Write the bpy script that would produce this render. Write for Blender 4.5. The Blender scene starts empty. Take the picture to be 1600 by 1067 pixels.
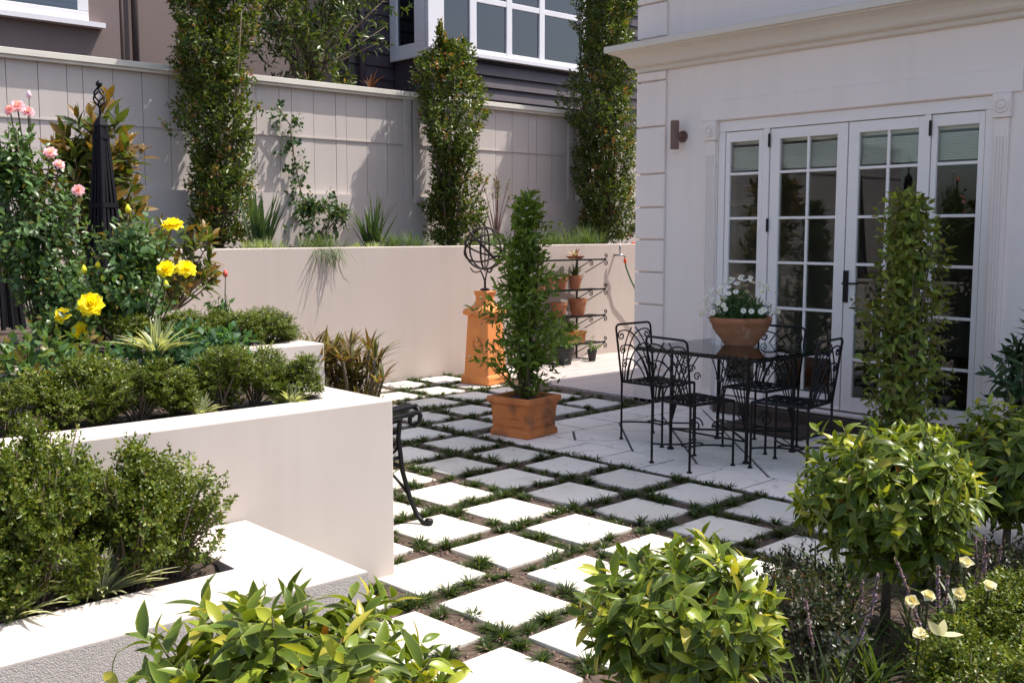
import bpy, math, random
import numpy as np
from mathutils import Vector, Matrix
R_ = math.radians
scn = bpy.context.scene
COL = scn.collection

# ------------------------------------------------------------------ camera, sky, sun, exposure
cam_d = bpy.data.cameras.new('camera'); cam = bpy.data.objects.new('camera', cam_d); COL.objects.link(cam)
cam.location = (0, 0, 1.57); cam.rotation_euler = (R_(90 - 5.957), R_(0.0), R_(-42.12))
cam_d.sensor_width = 36; cam_d.lens = 36.716; cam_d.clip_end = 500; cam_d.clip_start = 0.05
scn.camera = cam
SUN = Vector((0.48, -0.26, 1.0)).normalized()
w = bpy.data.worlds.new("World"); scn.world = w; w.use_nodes = True
nt = w.node_tree; bg = nt.nodes['Background']
sky = nt.nodes.new('ShaderNodeTexSky'); sky.sky_type = 'NISHITA'; sky.sun_disc = False
sky.sun_elevation = math.asin(SUN.z); sky.sun_rotation = math.atan2(SUN.x, SUN.y)
sky.air_density = 1.0; sky.dust_density = 3.0; sky.ozone_density = 1.0
nt.links.new(sky.outputs[0], bg.inputs[0]); bg.inputs[1].default_value = 0.15
sl = bpy.data.lights.new('sun', 'SUN'); sl.energy = 3.8; sl.angle = R_(0.55); sl.color = (1.0, 0.95, 0.87)
so = bpy.data.objects.new('sun', sl); COL.objects.link(so); so.rotation_euler = SUN.to_track_quat('Z', 'Y').to_euler()
scn.view_settings.view_transform = 'Standard'; scn.view_settings.look = 'None'
scn.view_settings.exposure = 0.82; scn.view_settings.gamma = 1.0
scn.cycles.max_bounces = 8; scn.cycles.transparent_max_bounces = 12; scn.cycles.diffuse_bounces = 4

# ------------------------------------------------------------------ helpers
def nrm(a): return a / np.maximum(np.linalg.norm(a, axis=-1, keepdims=True), 1e-9)

class MB:
    def __init__(s): s.v = []; s.f = []
    def add(s, vs, fs):
        b = len(s.v); s.v += [tuple(v) for v in vs]; s.f += [tuple(i + b for i in f) for f in fs]; return s
    def box(s, x0, y0, z0, x1, y1, z1):
        return s.add([(x0,y0,z0),(x1,y0,z0),(x1,y1,z0),(x0,y1,z0),(x0,y0,z1),(x1,y0,z1),(x1,y1,z1),(x0,y1,z1)],
                     [(0,3,2,1),(4,5,6,7),(0,1,5,4),(1,2,6,5),(2,3,7,6),(3,0,4,7)])
    def prism(s, poly, z0, z1):
        n = len(poly)
        return s.add([(x,y,z0) for x,y in poly] + [(x,y,z1) for x,y in poly],
                     [tuple(range(n-1,-1,-1)), tuple(range(n,2*n))] + [(i,(i+1)%n,n+(i+1)%n,n+i) for i in range(n)])
    def tube(s, pts, r, n=6, closed=False, flat=None):
        P = np.array(pts, float); m = len(P)
        rr = np.array(r if hasattr(r, '__len__') else [r]*m, float)
        T = np.zeros_like(P)
        if closed: T = np.roll(P,-1,0) - np.roll(P,1,0)
        else:
            T[1:-1] = P[2:] - P[:-2]; T[0] = P[1]-P[0]; T[-1] = P[-1]-P[-2]
        T = nrm(T)
        ref = np.array([0,0,1.]) if abs(T[0][2]) < .9 else np.array([1.,0,0])
        N = nrm(np.cross(np.cross(T[0], ref), T[0])); vs = []
        for i in range(m):
            N = N - T[i]*(N@T[i]); N = N/max(np.linalg.norm(N),1e-9); B = np.cross(T[i], N)
            for k in range(n):
                a = 2*math.pi*(k+.5)/n
                vs.append(P[i] + rr[i]*(math.cos(a)*N + math.sin(a)*B))
        fs = []
        for i in range(m if closed else m-1):
            j = (i+1) % m
            for k in range(n):
                k2 = (k+1)%n; fs.append((i*n+k, i*n+k2, j*n+k2, j*n+k))
        if not closed:
            fs.append(tuple(range(n-1,-1,-1))); fs.append(tuple((m-1)*n+k for k in range(n)))
        return s.add(vs, fs)
    def lathe(s, prof, n=24, c=(0,0,0), cap=True):
        vs = []; m = len(prof)
        for r, z in prof:
            for k in range(n):
                a = 2*math.pi*k/n; vs.append((c[0]+r*math.cos(a), c[1]+r*math.sin(a), c[2]+z))
        fs = [(i*n+k, i*n+(k+1)%n, (i+1)*n+(k+1)%n, (i+1)*n+k) for i in range(m-1) for k in range(n)]
        if cap: fs.append(tuple(range(n-1,-1,-1))); fs.append(tuple((m-1)*n+k for k in range(n)))
        return s.add(vs, fs)
    def square_lathe(s, prof, c=(0,0,0), rot=0, cap=True):
        ca, sa = math.cos(rot), math.sin(rot); vs = []
        for h, z in prof:
            for x, y in ((-h,-h),(h,-h),(h,h),(-h,h)): vs.append((c[0]+x*ca-y*sa, c[1]+x*sa+y*ca, c[2]+z))
        m = len(prof)
        fs = [(i*4+k, i*4+(k+1)%4, (i+1)*4+(k+1)%4, (i+1)*4+k) for i in range(m-1) for k in range(4)]
        if cap: fs.append((3,2,1,0)); fs.append(tuple((m-1)*4+k for k in range(4)))
        return s.add(vs, fs)
    def extrude_y(s, prof, y0, y1):      # closed profile of (x, z)
        n = len(prof)
        return s.add([(x,y0,z) for x,z in prof] + [(x,y1,z) for x,z in prof],
                     [tuple(range(n)), tuple(range(2*n-1,n-1,-1))] + [(i, n+i, n+(i+1)%n, (i+1)%n) for i in range(n)])
    def build(s, name, mat, parent=None, world=False, smooth=False, bevel=0):
        me = bpy.data.meshes.new(name); me.from_pydata(s.v, [], s.f); me.update()
        return link_mesh(name, me, mat, parent, world, smooth, bevel)

def link_mesh(name, me, mat, parent=None, world=False, smooth=False, bevel=0):
    o = bpy.data.objects.new(name, me); COL.objects.link(o); me.materials.append(mat)
    if smooth: me.polygons.foreach_set('use_smooth', [True]*len(me.polygons))
    if parent:
        o.parent = parent
        if world: o.matrix_parent_inverse = Matrix.Translation(-Vector(parent.location))
    if bevel:
        md = o.modifiers.new('bevel', 'BEVEL'); md.width = bevel; md.segments = 2; md.limit_method = 'ANGLE'; md.angle_limit = R_(40)
    return o
def tag(o, label=None, cat=None, group=None, kind=None):
    if label: o['label'] = label
    if cat: o['category'] = cat
    if group: o['group'] = group
    if kind: o['kind'] = kind
    return o
def thing(name, label, cat, loc=(0,0,0), rz=0, group=None):
    o = bpy.data.objects.new(name, None); COL.objects.link(o); o.location = loc; o.rotation_euler = (0,0,rz)
    o.empty_display_size = .1
    return tag(o, label, cat, group)
def kids(o): return [c for c in COL.objects if c.parent == o]
def copy_tree(o, parent=None):
    c = o.copy(); COL.objects.link(c); c.parent = parent
    for ch in kids(o): copy_tree(ch, c)
    return c
def dup(o, loc, rz=0, label=None, group=None, sc=None):
    c = copy_tree(o); c.location = loc; c.rotation_euler = (0,0,rz)
    if sc: c.scale = (sc if hasattr(sc,'__len__') else (sc,)*3)
    if label: c['label'] = label
    if group: c['group'] = group
    return c

# ------------------------------------------------------------------ materials
def mat(name, col, rough=.7, col2=None, nscale=3., bump=0., bscale=60., metal=0., spec=.5, detail=6, stain=None, stretch=None, nlo=.35, nhi=.7, streak=None, objrand=0, bloom=None):
    m = bpy.data.materials.new(name); m.use_nodes = True; t = m.node_tree; b = t.nodes['Principled BSDF']
    b.inputs['Roughness'].default_value = rough; b.inputs['Metallic'].default_value = metal
    b.inputs['Specular IOR Level'].default_value = spec
    b.inputs['Base Color'].default_value = (*col, 1)
    tc = t.nodes.new('ShaderNodeTexCoord'); vec = tc.outputs['Object']
    if stretch:
        mp = t.nodes.new('ShaderNodeMapping'); mp.inputs['Scale'].default_value = stretch
        t.links.new(vec, mp.inputs[0]); vec = mp.outputs[0]
    out = None
    def noise(sc, lo, hi, det=detail):
        n = t.nodes.new('ShaderNodeTexNoise'); n.inputs['Scale'].default_value = sc; n.inputs['Detail'].default_value = det
        t.links.new(vec, n.inputs['Vector'])
        r = t.nodes.new('ShaderNodeMapRange'); r.inputs[1].default_value = lo; r.inputs[2].default_value = hi
        t.links.new(n.outputs['Fac'], r.inputs[0]); return r.outputs[0], n.outputs['Fac']
    if col2:
        mx = t.nodes.new('ShaderNodeMix'); mx.data_type = 'RGBA'
        f, _ = noise(nscale, nlo, nhi); t.links.new(f, mx.inputs['Factor'])
        mx.inputs['A'].default_value = (*col,1); mx.inputs['B'].default_value = (*col2,1); out = mx.outputs['Result']
        if stain:
            m2 = t.nodes.new('ShaderNodeMix'); m2.data_type = 'RGBA'; f2, _ = noise(stain[1], stain[2], stain[3])
            t.links.new(f2, m2.inputs['Factor']); t.links.new(out, m2.inputs['A']); m2.inputs['B'].default_value = (*stain[0],1); out = m2.outputs['Result']
        if streak:      # rain streaks and grime: (colour, amount)
            mp2 = t.nodes.new('ShaderNodeMapping'); mp2.inputs['Scale'].default_value = (9, 9, .55); t.links.new(tc.outputs['Object'], mp2.inputs[0])
            n2 = t.nodes.new('ShaderNodeTexNoise'); n2.inputs['Scale'].default_value = 1; n2.inputs['Detail'].default_value = 7; t.links.new(mp2.outputs[0], n2.inputs['Vector'])
            n3 = t.nodes.new('ShaderNodeTexNoise'); n3.inputs['Scale'].default_value = .9; n3.inputs['Detail'].default_value = 5; t.links.new(tc.outputs['Object'], n3.inputs['Vector'])
            mm = t.nodes.new('ShaderNodeMath'); mm.operation = 'MULTIPLY'; t.links.new(n2.outputs['Fac'], mm.inputs[0]); t.links.new(n3.outputs['Fac'], mm.inputs[1])
            mr = t.nodes.new('ShaderNodeMapRange'); mr.inputs[1].default_value = .22; mr.inputs[2].default_value = .42; mr.inputs[4].default_value = streak[1]; t.links.new(mm.outputs[0], mr.inputs[0])
            m3 = t.nodes.new('ShaderNodeMix'); m3.data_type = 'RGBA'; t.links.new(mr.outputs[0], m3.inputs['Factor']); t.links.new(out, m3.inputs['A']); m3.inputs['B'].default_value = (*streak[0],1); out = m3.outputs['Result']
        if bloom:       # pale salt bloom or dark algae patches: (colour, scale, lo, hi)
            f4, _ = noise(bloom[1], bloom[2], bloom[3], 8); m4 = t.nodes.new('ShaderNodeMix'); m4.data_type = 'RGBA'; t.links.new(f4, m4.inputs['Factor']); t.links.new(out, m4.inputs['A']); m4.inputs['B'].default_value = (*bloom[0],1); out = m4.outputs['Result']
        if objrand:
            oi = t.nodes.new('ShaderNodeObjectInfo'); r5 = t.nodes.new('ShaderNodeMapRange'); r5.inputs[3].default_value = 1-objrand; r5.inputs[4].default_value = 1; t.links.new(oi.outputs['Random'], r5.inputs[0])
            m5 = t.nodes.new('ShaderNodeMix'); m5.data_type = 'RGBA'; m5.blend_type = 'MULTIPLY'; m5.inputs['Factor'].default_value = 1; t.links.new(out, m5.inputs['A']); t.links.new(r5.outputs[0], m5.inputs['B']); out = m5.outputs['Result']
            va = t.nodes.new('ShaderNodeVectorMath'); va.operation = 'ADD'; vs_ = t.nodes.new('ShaderNodeVectorMath'); vs_.operation = 'SCALE'; vs_.inputs['Scale'].default_value = 37.; vs_.inputs[0].default_value = (1,1,1)
            cb = t.nodes.new('ShaderNodeCombineXYZ'); [t.links.new(oi.outputs['Random'], cb.inputs[q]) for q in range(3)]; t.links.new(cb.outputs[0], vs_.inputs[0]); t.links.new(vs_.outputs[0], va.inputs[1]); t.links.new(tc.outputs['Object'], va.inputs[0])
            for nn in [x for x in t.nodes if x.type == 'TEX_NOISE']: t.links.new(va.outputs[0], nn.inputs['Vector'])
        t.links.new(out, b.inputs['Base Color'])
    if bump:
        _, h = noise(bscale, 0, 1, 4); bp = t.nodes.new('ShaderNodeBump'); bp.inputs['Strength'].default_value = bump; bp.inputs['Distance'].default_value = .01
        t.links.new(h, bp.inputs['Height']); t.links.new(bp.outputs[0], b.inputs['Normal'])
    return m
def leaf_mat(name, rough=.38, trans=.28, spec=.45):
    m = bpy.data.materials.new(name); m.use_nodes = True; t = m.node_tree; b = t.nodes['Principled BSDF']
    a = t.nodes.new('ShaderNodeAttribute'); a.attribute_name = 'tint'
    t.links.new(a.outputs['Color'], b.inputs['Base Color']); b.inputs['Roughness'].default_value = rough; b.inputs['Specular IOR Level'].default_value = spec
    tr = t.nodes.new('ShaderNodeBsdfTranslucent')
    mu = t.nodes.new('ShaderNodeMix'); mu.data_type = 'RGBA'; mu.blend_type = 'MULTIPLY'; mu.inputs['Factor'].default_value = 1
    t.links.new(a.outputs['Color'], mu.inputs['A']); mu.inputs['B'].default_value = (1.9, 1.8, .7, 1); t.links.new(mu.outputs['Result'], tr.inputs[0])
    mx = t.nodes.new('ShaderNodeMixShader'); mx.inputs[0].default_value = trans
    t.links.new(b.outputs[0], mx.inputs[1]); t.links.new(tr.outputs[0], mx.inputs[2])
    t.links.new(mx.outputs[0], t.nodes['Material Output'].inputs[0]); return m
def glass_mat(name, tint=(.9,.93,.92), ior=1.7, lo=0.0):
    m = bpy.data.materials.new(name); m.use_nodes = True; t = m.node_tree
    t.nodes.remove(t.nodes['Principled BSDF'])
    tr = t.nodes.new('ShaderNodeBsdfTransparent'); tr.inputs[0].default_value = (*tint,1)
    g = t.nodes.new('ShaderNodeBsdfGlossy'); g.inputs['Roughness'].default_value = 0.005; g.inputs[0].default_value = (.95,.97,1,1)
    f = t.nodes.new('ShaderNodeFresnel'); f.inputs[0].default_value = ior
    ma = t.nodes.new('ShaderNodeMath'); ma.operation = 'ADD'; ma.inputs[1].default_value = lo; ma.use_clamp = True; t.links.new(f.outputs[0], ma.inputs[0])
    mx = t.nodes.new('ShaderNodeMixShader'); t.links.new(ma.outputs[0], mx.inputs[0])
    t.links.new(tr.outputs[0], mx.inputs[1]); t.links.new(g.outputs[0], mx.inputs[2])
    t.links.new(mx.outputs[0], t.nodes['Material Output'].inputs[0]); return m

M = dict(
 wall=mat('cream_render', (.485,.415,.378), .85, (.465,.395,.358), 1.3, .05, 160, streak=((.38,.32,.28), .25)),
 tier=mat('cream_render_planter', (.56,.495,.455), .85, (.53,.465,.425), 1.6, .05, 150, streak=((.44,.375,.32), .25), stain=((.34,.26,.2), 30, .73,.80)),
 rough=mat('coarse_render', (.47,.43,.41), .95, (.40,.365,.35), 90, .6, 230),
 house=mat('house_render', (.92,.80,.735), .8, (.90,.78,.715), 1.0, .07, 200, streak=((.62,.56,.50), .16)),
 trim=mat('trim_paint', (.92,.84,.79), .55, (.90,.82,.77), 2, .02, 300),
 cornice=mat('cornice_paint', (.74,.66,.57), .7, (.71,.63,.54), 1.5, .04, 200),
 fence=mat('fence_paint', (.545,.485,.45), .75, (.515,.455,.42), 1.4, .06, 160, streak=((.42,.37,.33), .25)),
 cap=mat('fence_cap_paint', (.70,.66,.58), .7, (.60,.56,.49), 2.5, .08, 100),
 paver=mat('cream_paver', (.74,.70,.62), .85, (.69,.645,.56), 2.2, .10, 180, stain=((.40,.33,.25), 26, .61,.80), objrand=.17, bloom=((.50,.45,.37), 3.2, .56, .85)),
 patio=mat('patio_paver', (.90,.80,.71), .85, (.84,.745,.655), 2.4, .08, 160, stain=((.45,.41,.36), 9, .58,.80), bloom=((.62,.56,.48), 2.2, .5, .9)),
 joint=mat('dark_joint', (.10,.09,.085), .95),
 soil=mat('soil', (.045,.031,.023), .95, (.085,.056,.04), 14, .8, 60),
 mulch=mat('bark_mulch', (.12,.078,.058), .95, (.045,.029,.022), 55, .6, 90),
 deck=mat('bleached_deck', (.50,.44,.41), .75, (.38,.33,.31), 4, .15, 60, stretch=(1.2,14,1)),
 terra=mat('terracotta', (.62,.21,.06), .8, (.50,.155,.045), 4, .12, 90, stain=((.18,.09,.045), 5, .50,.68), bloom=((.58,.30,.16), 7, .62,.85)),
 terra_light=mat('bright_terracotta', (.80,.29,.08), .8, (.72,.24,.065), 5, .10, 90, stain=((.42,.18,.08), 7, .58,.8), bloom=((.76,.50,.34), 5, .60,.85)),
 terra_pot=mat('pot_terracotta', (.42,.17,.08), .8, (.33,.125,.055), 9, .1, 120, stain=((.2,.09,.05), 8,.58,.75), bloom=((.5,.33,.24), 12, .60,.8)),
 iron=mat('black_iron', (.007,.007,.008), .45, None, metal=0., spec=.28, bump=.05, bscale=200),
 rust=mat('dark_rusty_iron', (.022,.015,.014), .6, (.04,.026,.022), 20, spec=.25),
 blackwood=mat('dark_stained_timber', (.004,.004,.007), .7, (.007,.007,.010), 12, .1, 60, spec=.2),
 bark=mat('bark', (.11,.08,.055), .9, (.17,.125,.085), 30, .6, 60),
 stem=mat('green_stem', (.10,.075,.035), .7, (.07,.08,.025), 12),
 beige=mat('beige_stucco', (.19,.145,.137), .9, (.175,.132,.124), 1.2, .1, 150),
 dark=mat('dark_weatherboard', (.045,.032,.042), .6, (.06,.044,.054), 3, .05, 60),
 white=mat('white_window_paint', (.74,.71,.74), .5, (.70,.68,.70), 3),
 blind=mat('white_blind', (.88,.85,.77), .6),
 brown=mat('brown_metal', (.16,.085,.065), .45, (.20,.11,.085), 9, spec=.6),
 mat_=mat('coir_mat', (.055,.034,.026), .95, (.09,.058,.044), 120, .7, 160),
 sill=mat('dark_timber_sill', (.045,.032,.026), .6, (.07,.05,.04), 8, stretch=(8,1,1)),
 room=mat('room_paint', (.28,.25,.22), .9), roomdark=mat('room_floor', (.10,.06,.035), .5),
 glass=glass_mat('door_glass', (.92,.94,.92), 1.42, .0), bayglass=glass_mat('bay_glass', (.50,.50,.58), 1.6, .04),
 tglass=glass_mat('table_glass', (.80,.88,.86), 1.45, .0),
 steel=mat('grey_steel', (.35,.36,.38), .35, metal=.8), hose=mat('green_hose', (.02,.13,.07), .4), orange=mat('orange_plastic', (.80,.09,.02), .4),
 blackpot=mat('black_plastic', (.018,.02,.02), .5), roof=mat('roof_tiles', (.12,.11,.11), .8, (.16,.15,.15), 8, .4, 30),
 bud=mat('flower_bud', (.55,.38,.28), .6),
 leaf=leaf_mat('leaf', .42, .32, .35), gloss=leaf_mat('glossy_leaf', .34, .26, .34), matte=leaf_mat('soft_leaf', .55, .35, .3), petal=leaf_mat('petal', .6, .3, .2),
)
M['iron'].node_tree.nodes['Principled BSDF'].inputs['Coat Weight'].default_value = .0

# ------------------------------------------------------------------ foliage generators (numpy)
def rs(seed): return np.random.default_rng(seed)
TPL = {  # stations t, half widths w, lateral stations a
 'tiny': None,
 'mid': (np.array([0,.3,.65,1.]), np.array([.10,.92,.8,.04]), np.array([-1,0,1.])),
 'big': (np.array([0,.14,.32,.52,.72,.88,1.]), np.array([.06,.55,.95,1.,.75,.36,.02]), np.array([-1,-.72,0,.72,1.])),
}
class Leaves:
    """collects leaf batches and writes them as one mesh with a per-leaf colour"""
    def __init__(s): s.V = []; s.F = []; s.C = []; s.n = 0
    def _push(s, V, F, C):
        s.V.append(V.reshape(-1,3)); s.F.append(F + s.n); s.C.append(C.reshape(-1,3)); s.n += V.reshape(-1,3).shape[0]
    def leaves(s, P, D, N, L, W, C, kind='tiny', droop=.15, fold=.25, margin=None):
        D = nrm(D); N = nrm(N - D*(N*D).sum(-1,keepdims=True)); S = np.cross(D, N); n = len(P)
        L = np.broadcast_to(L,(n,)); W = np.broadcast_to(W,(n,)); droop = np.broadcast_to(droop,(n,))
        if kind == 'tiny':
            V = np.stack([P, P + D*(L*.5)[:,None] + S*W[:,None] + N*(W*fold)[:,None], P + D*L[:,None] - N*(L*droop)[:,None],
                          P + D*(L*.5)[:,None] - S*W[:,None] + N*(W*fold)[:,None]], 1)
            b = (np.arange(n)*4)[:,None]
            F = np.concatenate([np.stack([b[:,0],b[:,0]+1,b[:,0]+2,b[:,0]+2],1), np.stack([b[:,0],b[:,0]+2,b[:,0]+3,b[:,0]+3],1)])
            s._push(V, F, np.repeat(C[:,None,:],4,1)); return
        t, wd, a = TPL[kind]; nt_, na = len(t), len(a)
        V = np.zeros((n,nt_,na,3))
        for i in range(nt_):
            cen = P + D*(L*(t[i]-.25*abs(1)*0))[:,None] - N*(L*droop*t[i]**2)[:,None]
            for j in range(na):
                V[:,i,j] = cen + S*(W*wd[i]*a[j])[:,None] + N*(W*wd[i]*fold*abs(a[j]))[:,None]
        CC = np.repeat(np.repeat(C[:,None,None,:], nt_,1), na,2).copy()
        if margin is not None:
            mc, ma = margin; sel = np.broadcast_to(ma,(n,))[:,None,None]
            for j in (0,na-1): CC[:,:,j] = CC[:,:,j]*(1-sel) + np.array(mc)*sel
            CC[:,-1] = CC[:,-1]*(1-sel) + np.array(mc)*sel
        q = [(i*na+j, i*na+j+1, (i+1)*na+j+1, (i+1)*na+j) for i in range(nt_-1) for j in range(na-1)]
        F = (np.arange(n)*nt_*na)[:,None,None] + np.array(q)[None]
        s._push(V, F.reshape(-1,4), CC)
    def shoots(s, rng, tips, axes, n, L, pal, young=None, wr=.22, step=.35, th0=20, th1=75, kind='tiny', droop=.15, fold=.25, grav=.0, yfrac=.35, ymask=None, margin=None, jit=.25):
        """n leaves spiral down each shoot from its tip"""
        axes = nrm(axes); m = len(tips)
        ref = np.where(np.abs(axes[:,2:3])<.9, np.array([[0,0,1.]]), np.array([[1.,0,0]]))
        A = nrm(np.cross(axes, ref)); B = np.cross(axes, A); ph0 = rng.uniform(0, 2*np.pi, m)
        pal = np.array(pal)
        for k in range(n):
            u = k/max(n-1,1); ph = ph0 + k*2.39996 + rng.normal(0,.25,m)
            th = np.radians(th0 + (th1-th0)*u) + rng.normal(0,.18,m)
            rad = A*np.cos(ph)[:,None] + B*np.sin(ph)[:,None]
            D = axes*np.cos(th)[:,None] + rad*np.sin(th)[:,None] + rng.normal(0,jit*.3,(m,3)); D[:,2] -= grav
            P = tips - axes*(L*step*k)[...,None] if np.ndim(L) else tips - axes*(L*step*k)
            Lk = L*(.62 + .38*min(1,u*2.2+.1))*rng.uniform(.8,1.18,m)
            C = pal[rng.integers(0,len(pal),m)]*rng.uniform(.78,1.22,(m,1))
            if young is not None:
                y = np.clip(yfrac*(1.25-u*1.6) ,0,1)
                mk = (rng.uniform(0,1,m) < y) if ymask is None else (ymask & (u < .75))
                yc = np.array(young)[rng.integers(0,len(young),m)]*rng.uniform(.85,1.2,(m,1)); C = np.where(mk[:,None], yc, C)
            s.leaves(P, D, axes + rng.normal(0,.25,(m,3)), Lk, Lk*wr*rng.uniform(.78,1.2,m), C, kind, droop*rng.uniform(.3,1.6,m), fold, margin)
    def blades(s, rng, base, n, L, W, pal, lean=(.15,.9), seg=5, droop=.55, edge=None, flat=False):
        """strap leaves fanning out of each base point"""
        base = np.repeat(np.array(base,float), n, 0); m = len(base); pal = np.array(pal)
        ph = rng.uniform(0,2*np.pi,m); ln = rng.uniform(*lean,m); out = np.stack([np.cos(ph),np.sin(ph),0*ph],1)
        Ls = L*rng.uniform(.6,1.15,m); t = np.linspace(0,1,seg); wd = np.array([.7]+[1.]*(seg-2)+[.05]); wd[-2] = .62 if seg > 3 else 1
        S = np.stack([-np.sin(ph),np.cos(ph),0*ph],1); na = 3 if edge is not None else 2
        V = np.zeros((m,seg,na,3)); C = pal[rng.integers(0,len(pal),m)]*rng.uniform(.75,1.25,(m,1)); CC = np.repeat(np.repeat(C[:,None,None,:],seg,1),na,2).copy()
        base = base + out*(W*1.2)
        for i in range(seg):
            u = t[i]; cen = base + out*(Ls*ln*(u + droop*u*u*.6))[:,None]; cen[:,2] += Ls*np.sqrt(np.clip(1-ln**2*.8,.05,1))*(u - droop*ln*u*u*.9)
            for j in range(na):
                a = (-1,1)[j] if na==2 else (-1,0,1)[j]
                V[:,i,j] = cen + S*(W*wd[i]*a)
                if na == 3 and a != 0: V[:,i,j,2] += W*.5*wd[i]
                if na == 3 and a != 0: CC[:,i,j] = np.array(edge)
        q = [(i*na+j, i*na+j+1, (i+1)*na+j+1, (i+1)*na+j) for i in range(seg-1) for j in range(na-1)]
        F = (np.arange(m)*seg*na)[:,None,None] + np.array(q)[None]
        s._push(V, F.reshape(-1,4), CC)
    def mesh(s, name, smooth=True):
        V = np.concatenate(s.V); C = np.concatenate(s.C); F = np.concatenate(s.F)
        tri = F[:,2] == F[:,3]; cnt = np.where(tri,3,4); mask = np.ones_like(F,bool); mask[tri,3] = False
        loops = F[mask]; me = bpy.data.meshes.new(name)
        me.vertices.add(len(V)); me.vertices.foreach_set('co', V.astype(np.float32).ravel())
        me.loops.add(len(loops)); me.loops.foreach_set('vertex_index', loops.astype(np.int32))
        me.polygons.add(len(F)); me.polygons.foreach_set('loop_start', np.concatenate([[0],np.cumsum(cnt)[:-1]]).astype(np.int32))
        if smooth: me.polygons.foreach_set('use_smooth', np.ones(len(F),bool))
        me.update(calc_edges=True)
        at = me.attributes.new('tint','FLOAT_COLOR','POINT'); at.data.foreach_set('color', np.concatenate([np.clip(C,0,1), np.ones((len(C),1))],1).astype(np.float32).ravel())
        return me
    def build(s, name, m, parent=None, world=False, smooth=True):
        return link_mesh(name, s.mesh(name, smooth), m, parent, world)
def sph(rng, n): return nrm(rng.normal(0,1,(n,3)))

G = dict(  # leaf palettes, linear
 box=[(.045,.085,.016),(.035,.068,.014),(.06,.105,.02),(.075,.10,.025)], box_y=[(.24,.27,.03),(.19,.24,.03),(.16,.20,.03)],
 pilly=[(.038,.075,.016),(.028,.055,.013),(.055,.095,.018),(.07,.10,.02)], pilly_y=[(.26,.17,.04),(.20,.21,.035),(.30,.11,.04),(.16,.19,.03)],
 topi=[(.06,.125,.02),(.05,.10,.018),(.085,.155,.024),(.045,.09,.02)], topi_y=[(.34,.36,.035),(.26,.32,.03),(.38,.34,.045)],
 rose=[(.03,.07,.025),(.04,.085,.03),(.05,.10,.045),(.025,.055,.02)], rose_y=[(.13,.17,.03),(.16,.12,.03)],
 jas=[(.045,.105,.022),(.035,.08,.018),(.06,.13,.028)], jas_y=[(.13,.20,.04)],
 magn=[(.05,.075,.016),(.07,.09,.018),(.04,.06,.014)], magn_b=[(.17,.10,.02),(.20,.125,.022),(.13,.075,.02)],
 mondo=[(.035,.07,.02),(.05,.09,.025),(.025,.05,.016),(.075,.11,.03)], strap=[(.04,.075,.03),(.055,.095,.035),(.03,.06,.025)],
 cord=[(.09,.085,.03),(.12,.075,.032),(.075,.095,.03),(.14,.12,.035),(.09,.06,.028)],
)

for k_, f_ in dict(box=(1.85,1.45,.85), pilly=(1.6,1.35,.95), topi=(1.6,1.2,.75), rose=(2.1,1.8,1.4), jas=(2.35,1.6,.8), magn=(1.6,1.5,1.4), mondo=(1.05,.95,.7), strap=(1.4,1.3,1.2), cord=(1.3,1.2,1.1)).items():
    G[k_] = [tuple(c*q for c, q in zip(col, f_)) for col in G[k_]]

# ================================================================== SETTING: ground
gm = MB(); gm.add([(-60,-60,-.014),(80,-60,-.014),(80,80,-.014),(-60,80,-.014)], [(0,1,2,3)])
tag(gm.build('ground', M['mulch']), kind='structure')
bm_ = MB(); bm_.add([(2.75,-3,-.0105),(9,-3,-.0105),(9,1.55,-.0105),(5.2,2.5,-.0105),(4.4,2.62,-.0105),(3.62,2.44,-.0105),(3.55,2.0,-.0105),(2.75,1.95,-.0105)],[tuple(range(8))]); tag(bm_.build('garden_bed', M['soil']), kind='structure')
TH = R_(2.51); ct, st = math.cos(TH), math.sin(TH)
def grid(u, v): return (4.7165 + u*ct - v*st, 5.231 + u*st + v*ct)      # paver grid coordinates (metres)
PITCH, SZ = .533, .405
def blocked(x, y):
    return (x < 1.94 and y > 3.0) or (x < 2.69 and y > 3.9) or (x < 2.9 and y > 4.8) or in_patio(x, y) or x > 7.42 or y > 9.0+.052*(x-7.43) or y < 1.98
def in_patio(x, y, m=.03):
    a = R_(2.0); dx, dy = x-5.262, y-3.73; u, v = dx*math.cos(a)+dy*math.sin(a), -dx*math.sin(a)+dy*math.cos(a)
    return -m < u < 2.6 and -2.1 < v < 2.42+m
rng0 = random.Random(3); cells = []
for i in range(-14, 6):
    for j in range(-8, 8):
        cs = [grid(i*PITCH+a, j*PITCH+b) for a in (0,SZ) for b in (0,SZ)]
        cx, cy = grid(i*PITCH+SZ/2, j*PITCH+SZ/2)
        if cx < .2 or cx > 7.4 or cy > 9 or (cx > 3.6 and cy < 2.45): continue
        if any(in_patio(*c) or c[0] > 7.42 or c[1] > 9.0+.052*(c[0]-7.43) or c[1] < 1.95 for c in cs) or blocked(cx, cy): continue
        cells.append((i, j, cx, cy))
pm = MB(); e = SZ/2; pm.box(-e,-e,-.045, e,e,0)
pv = None
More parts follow.
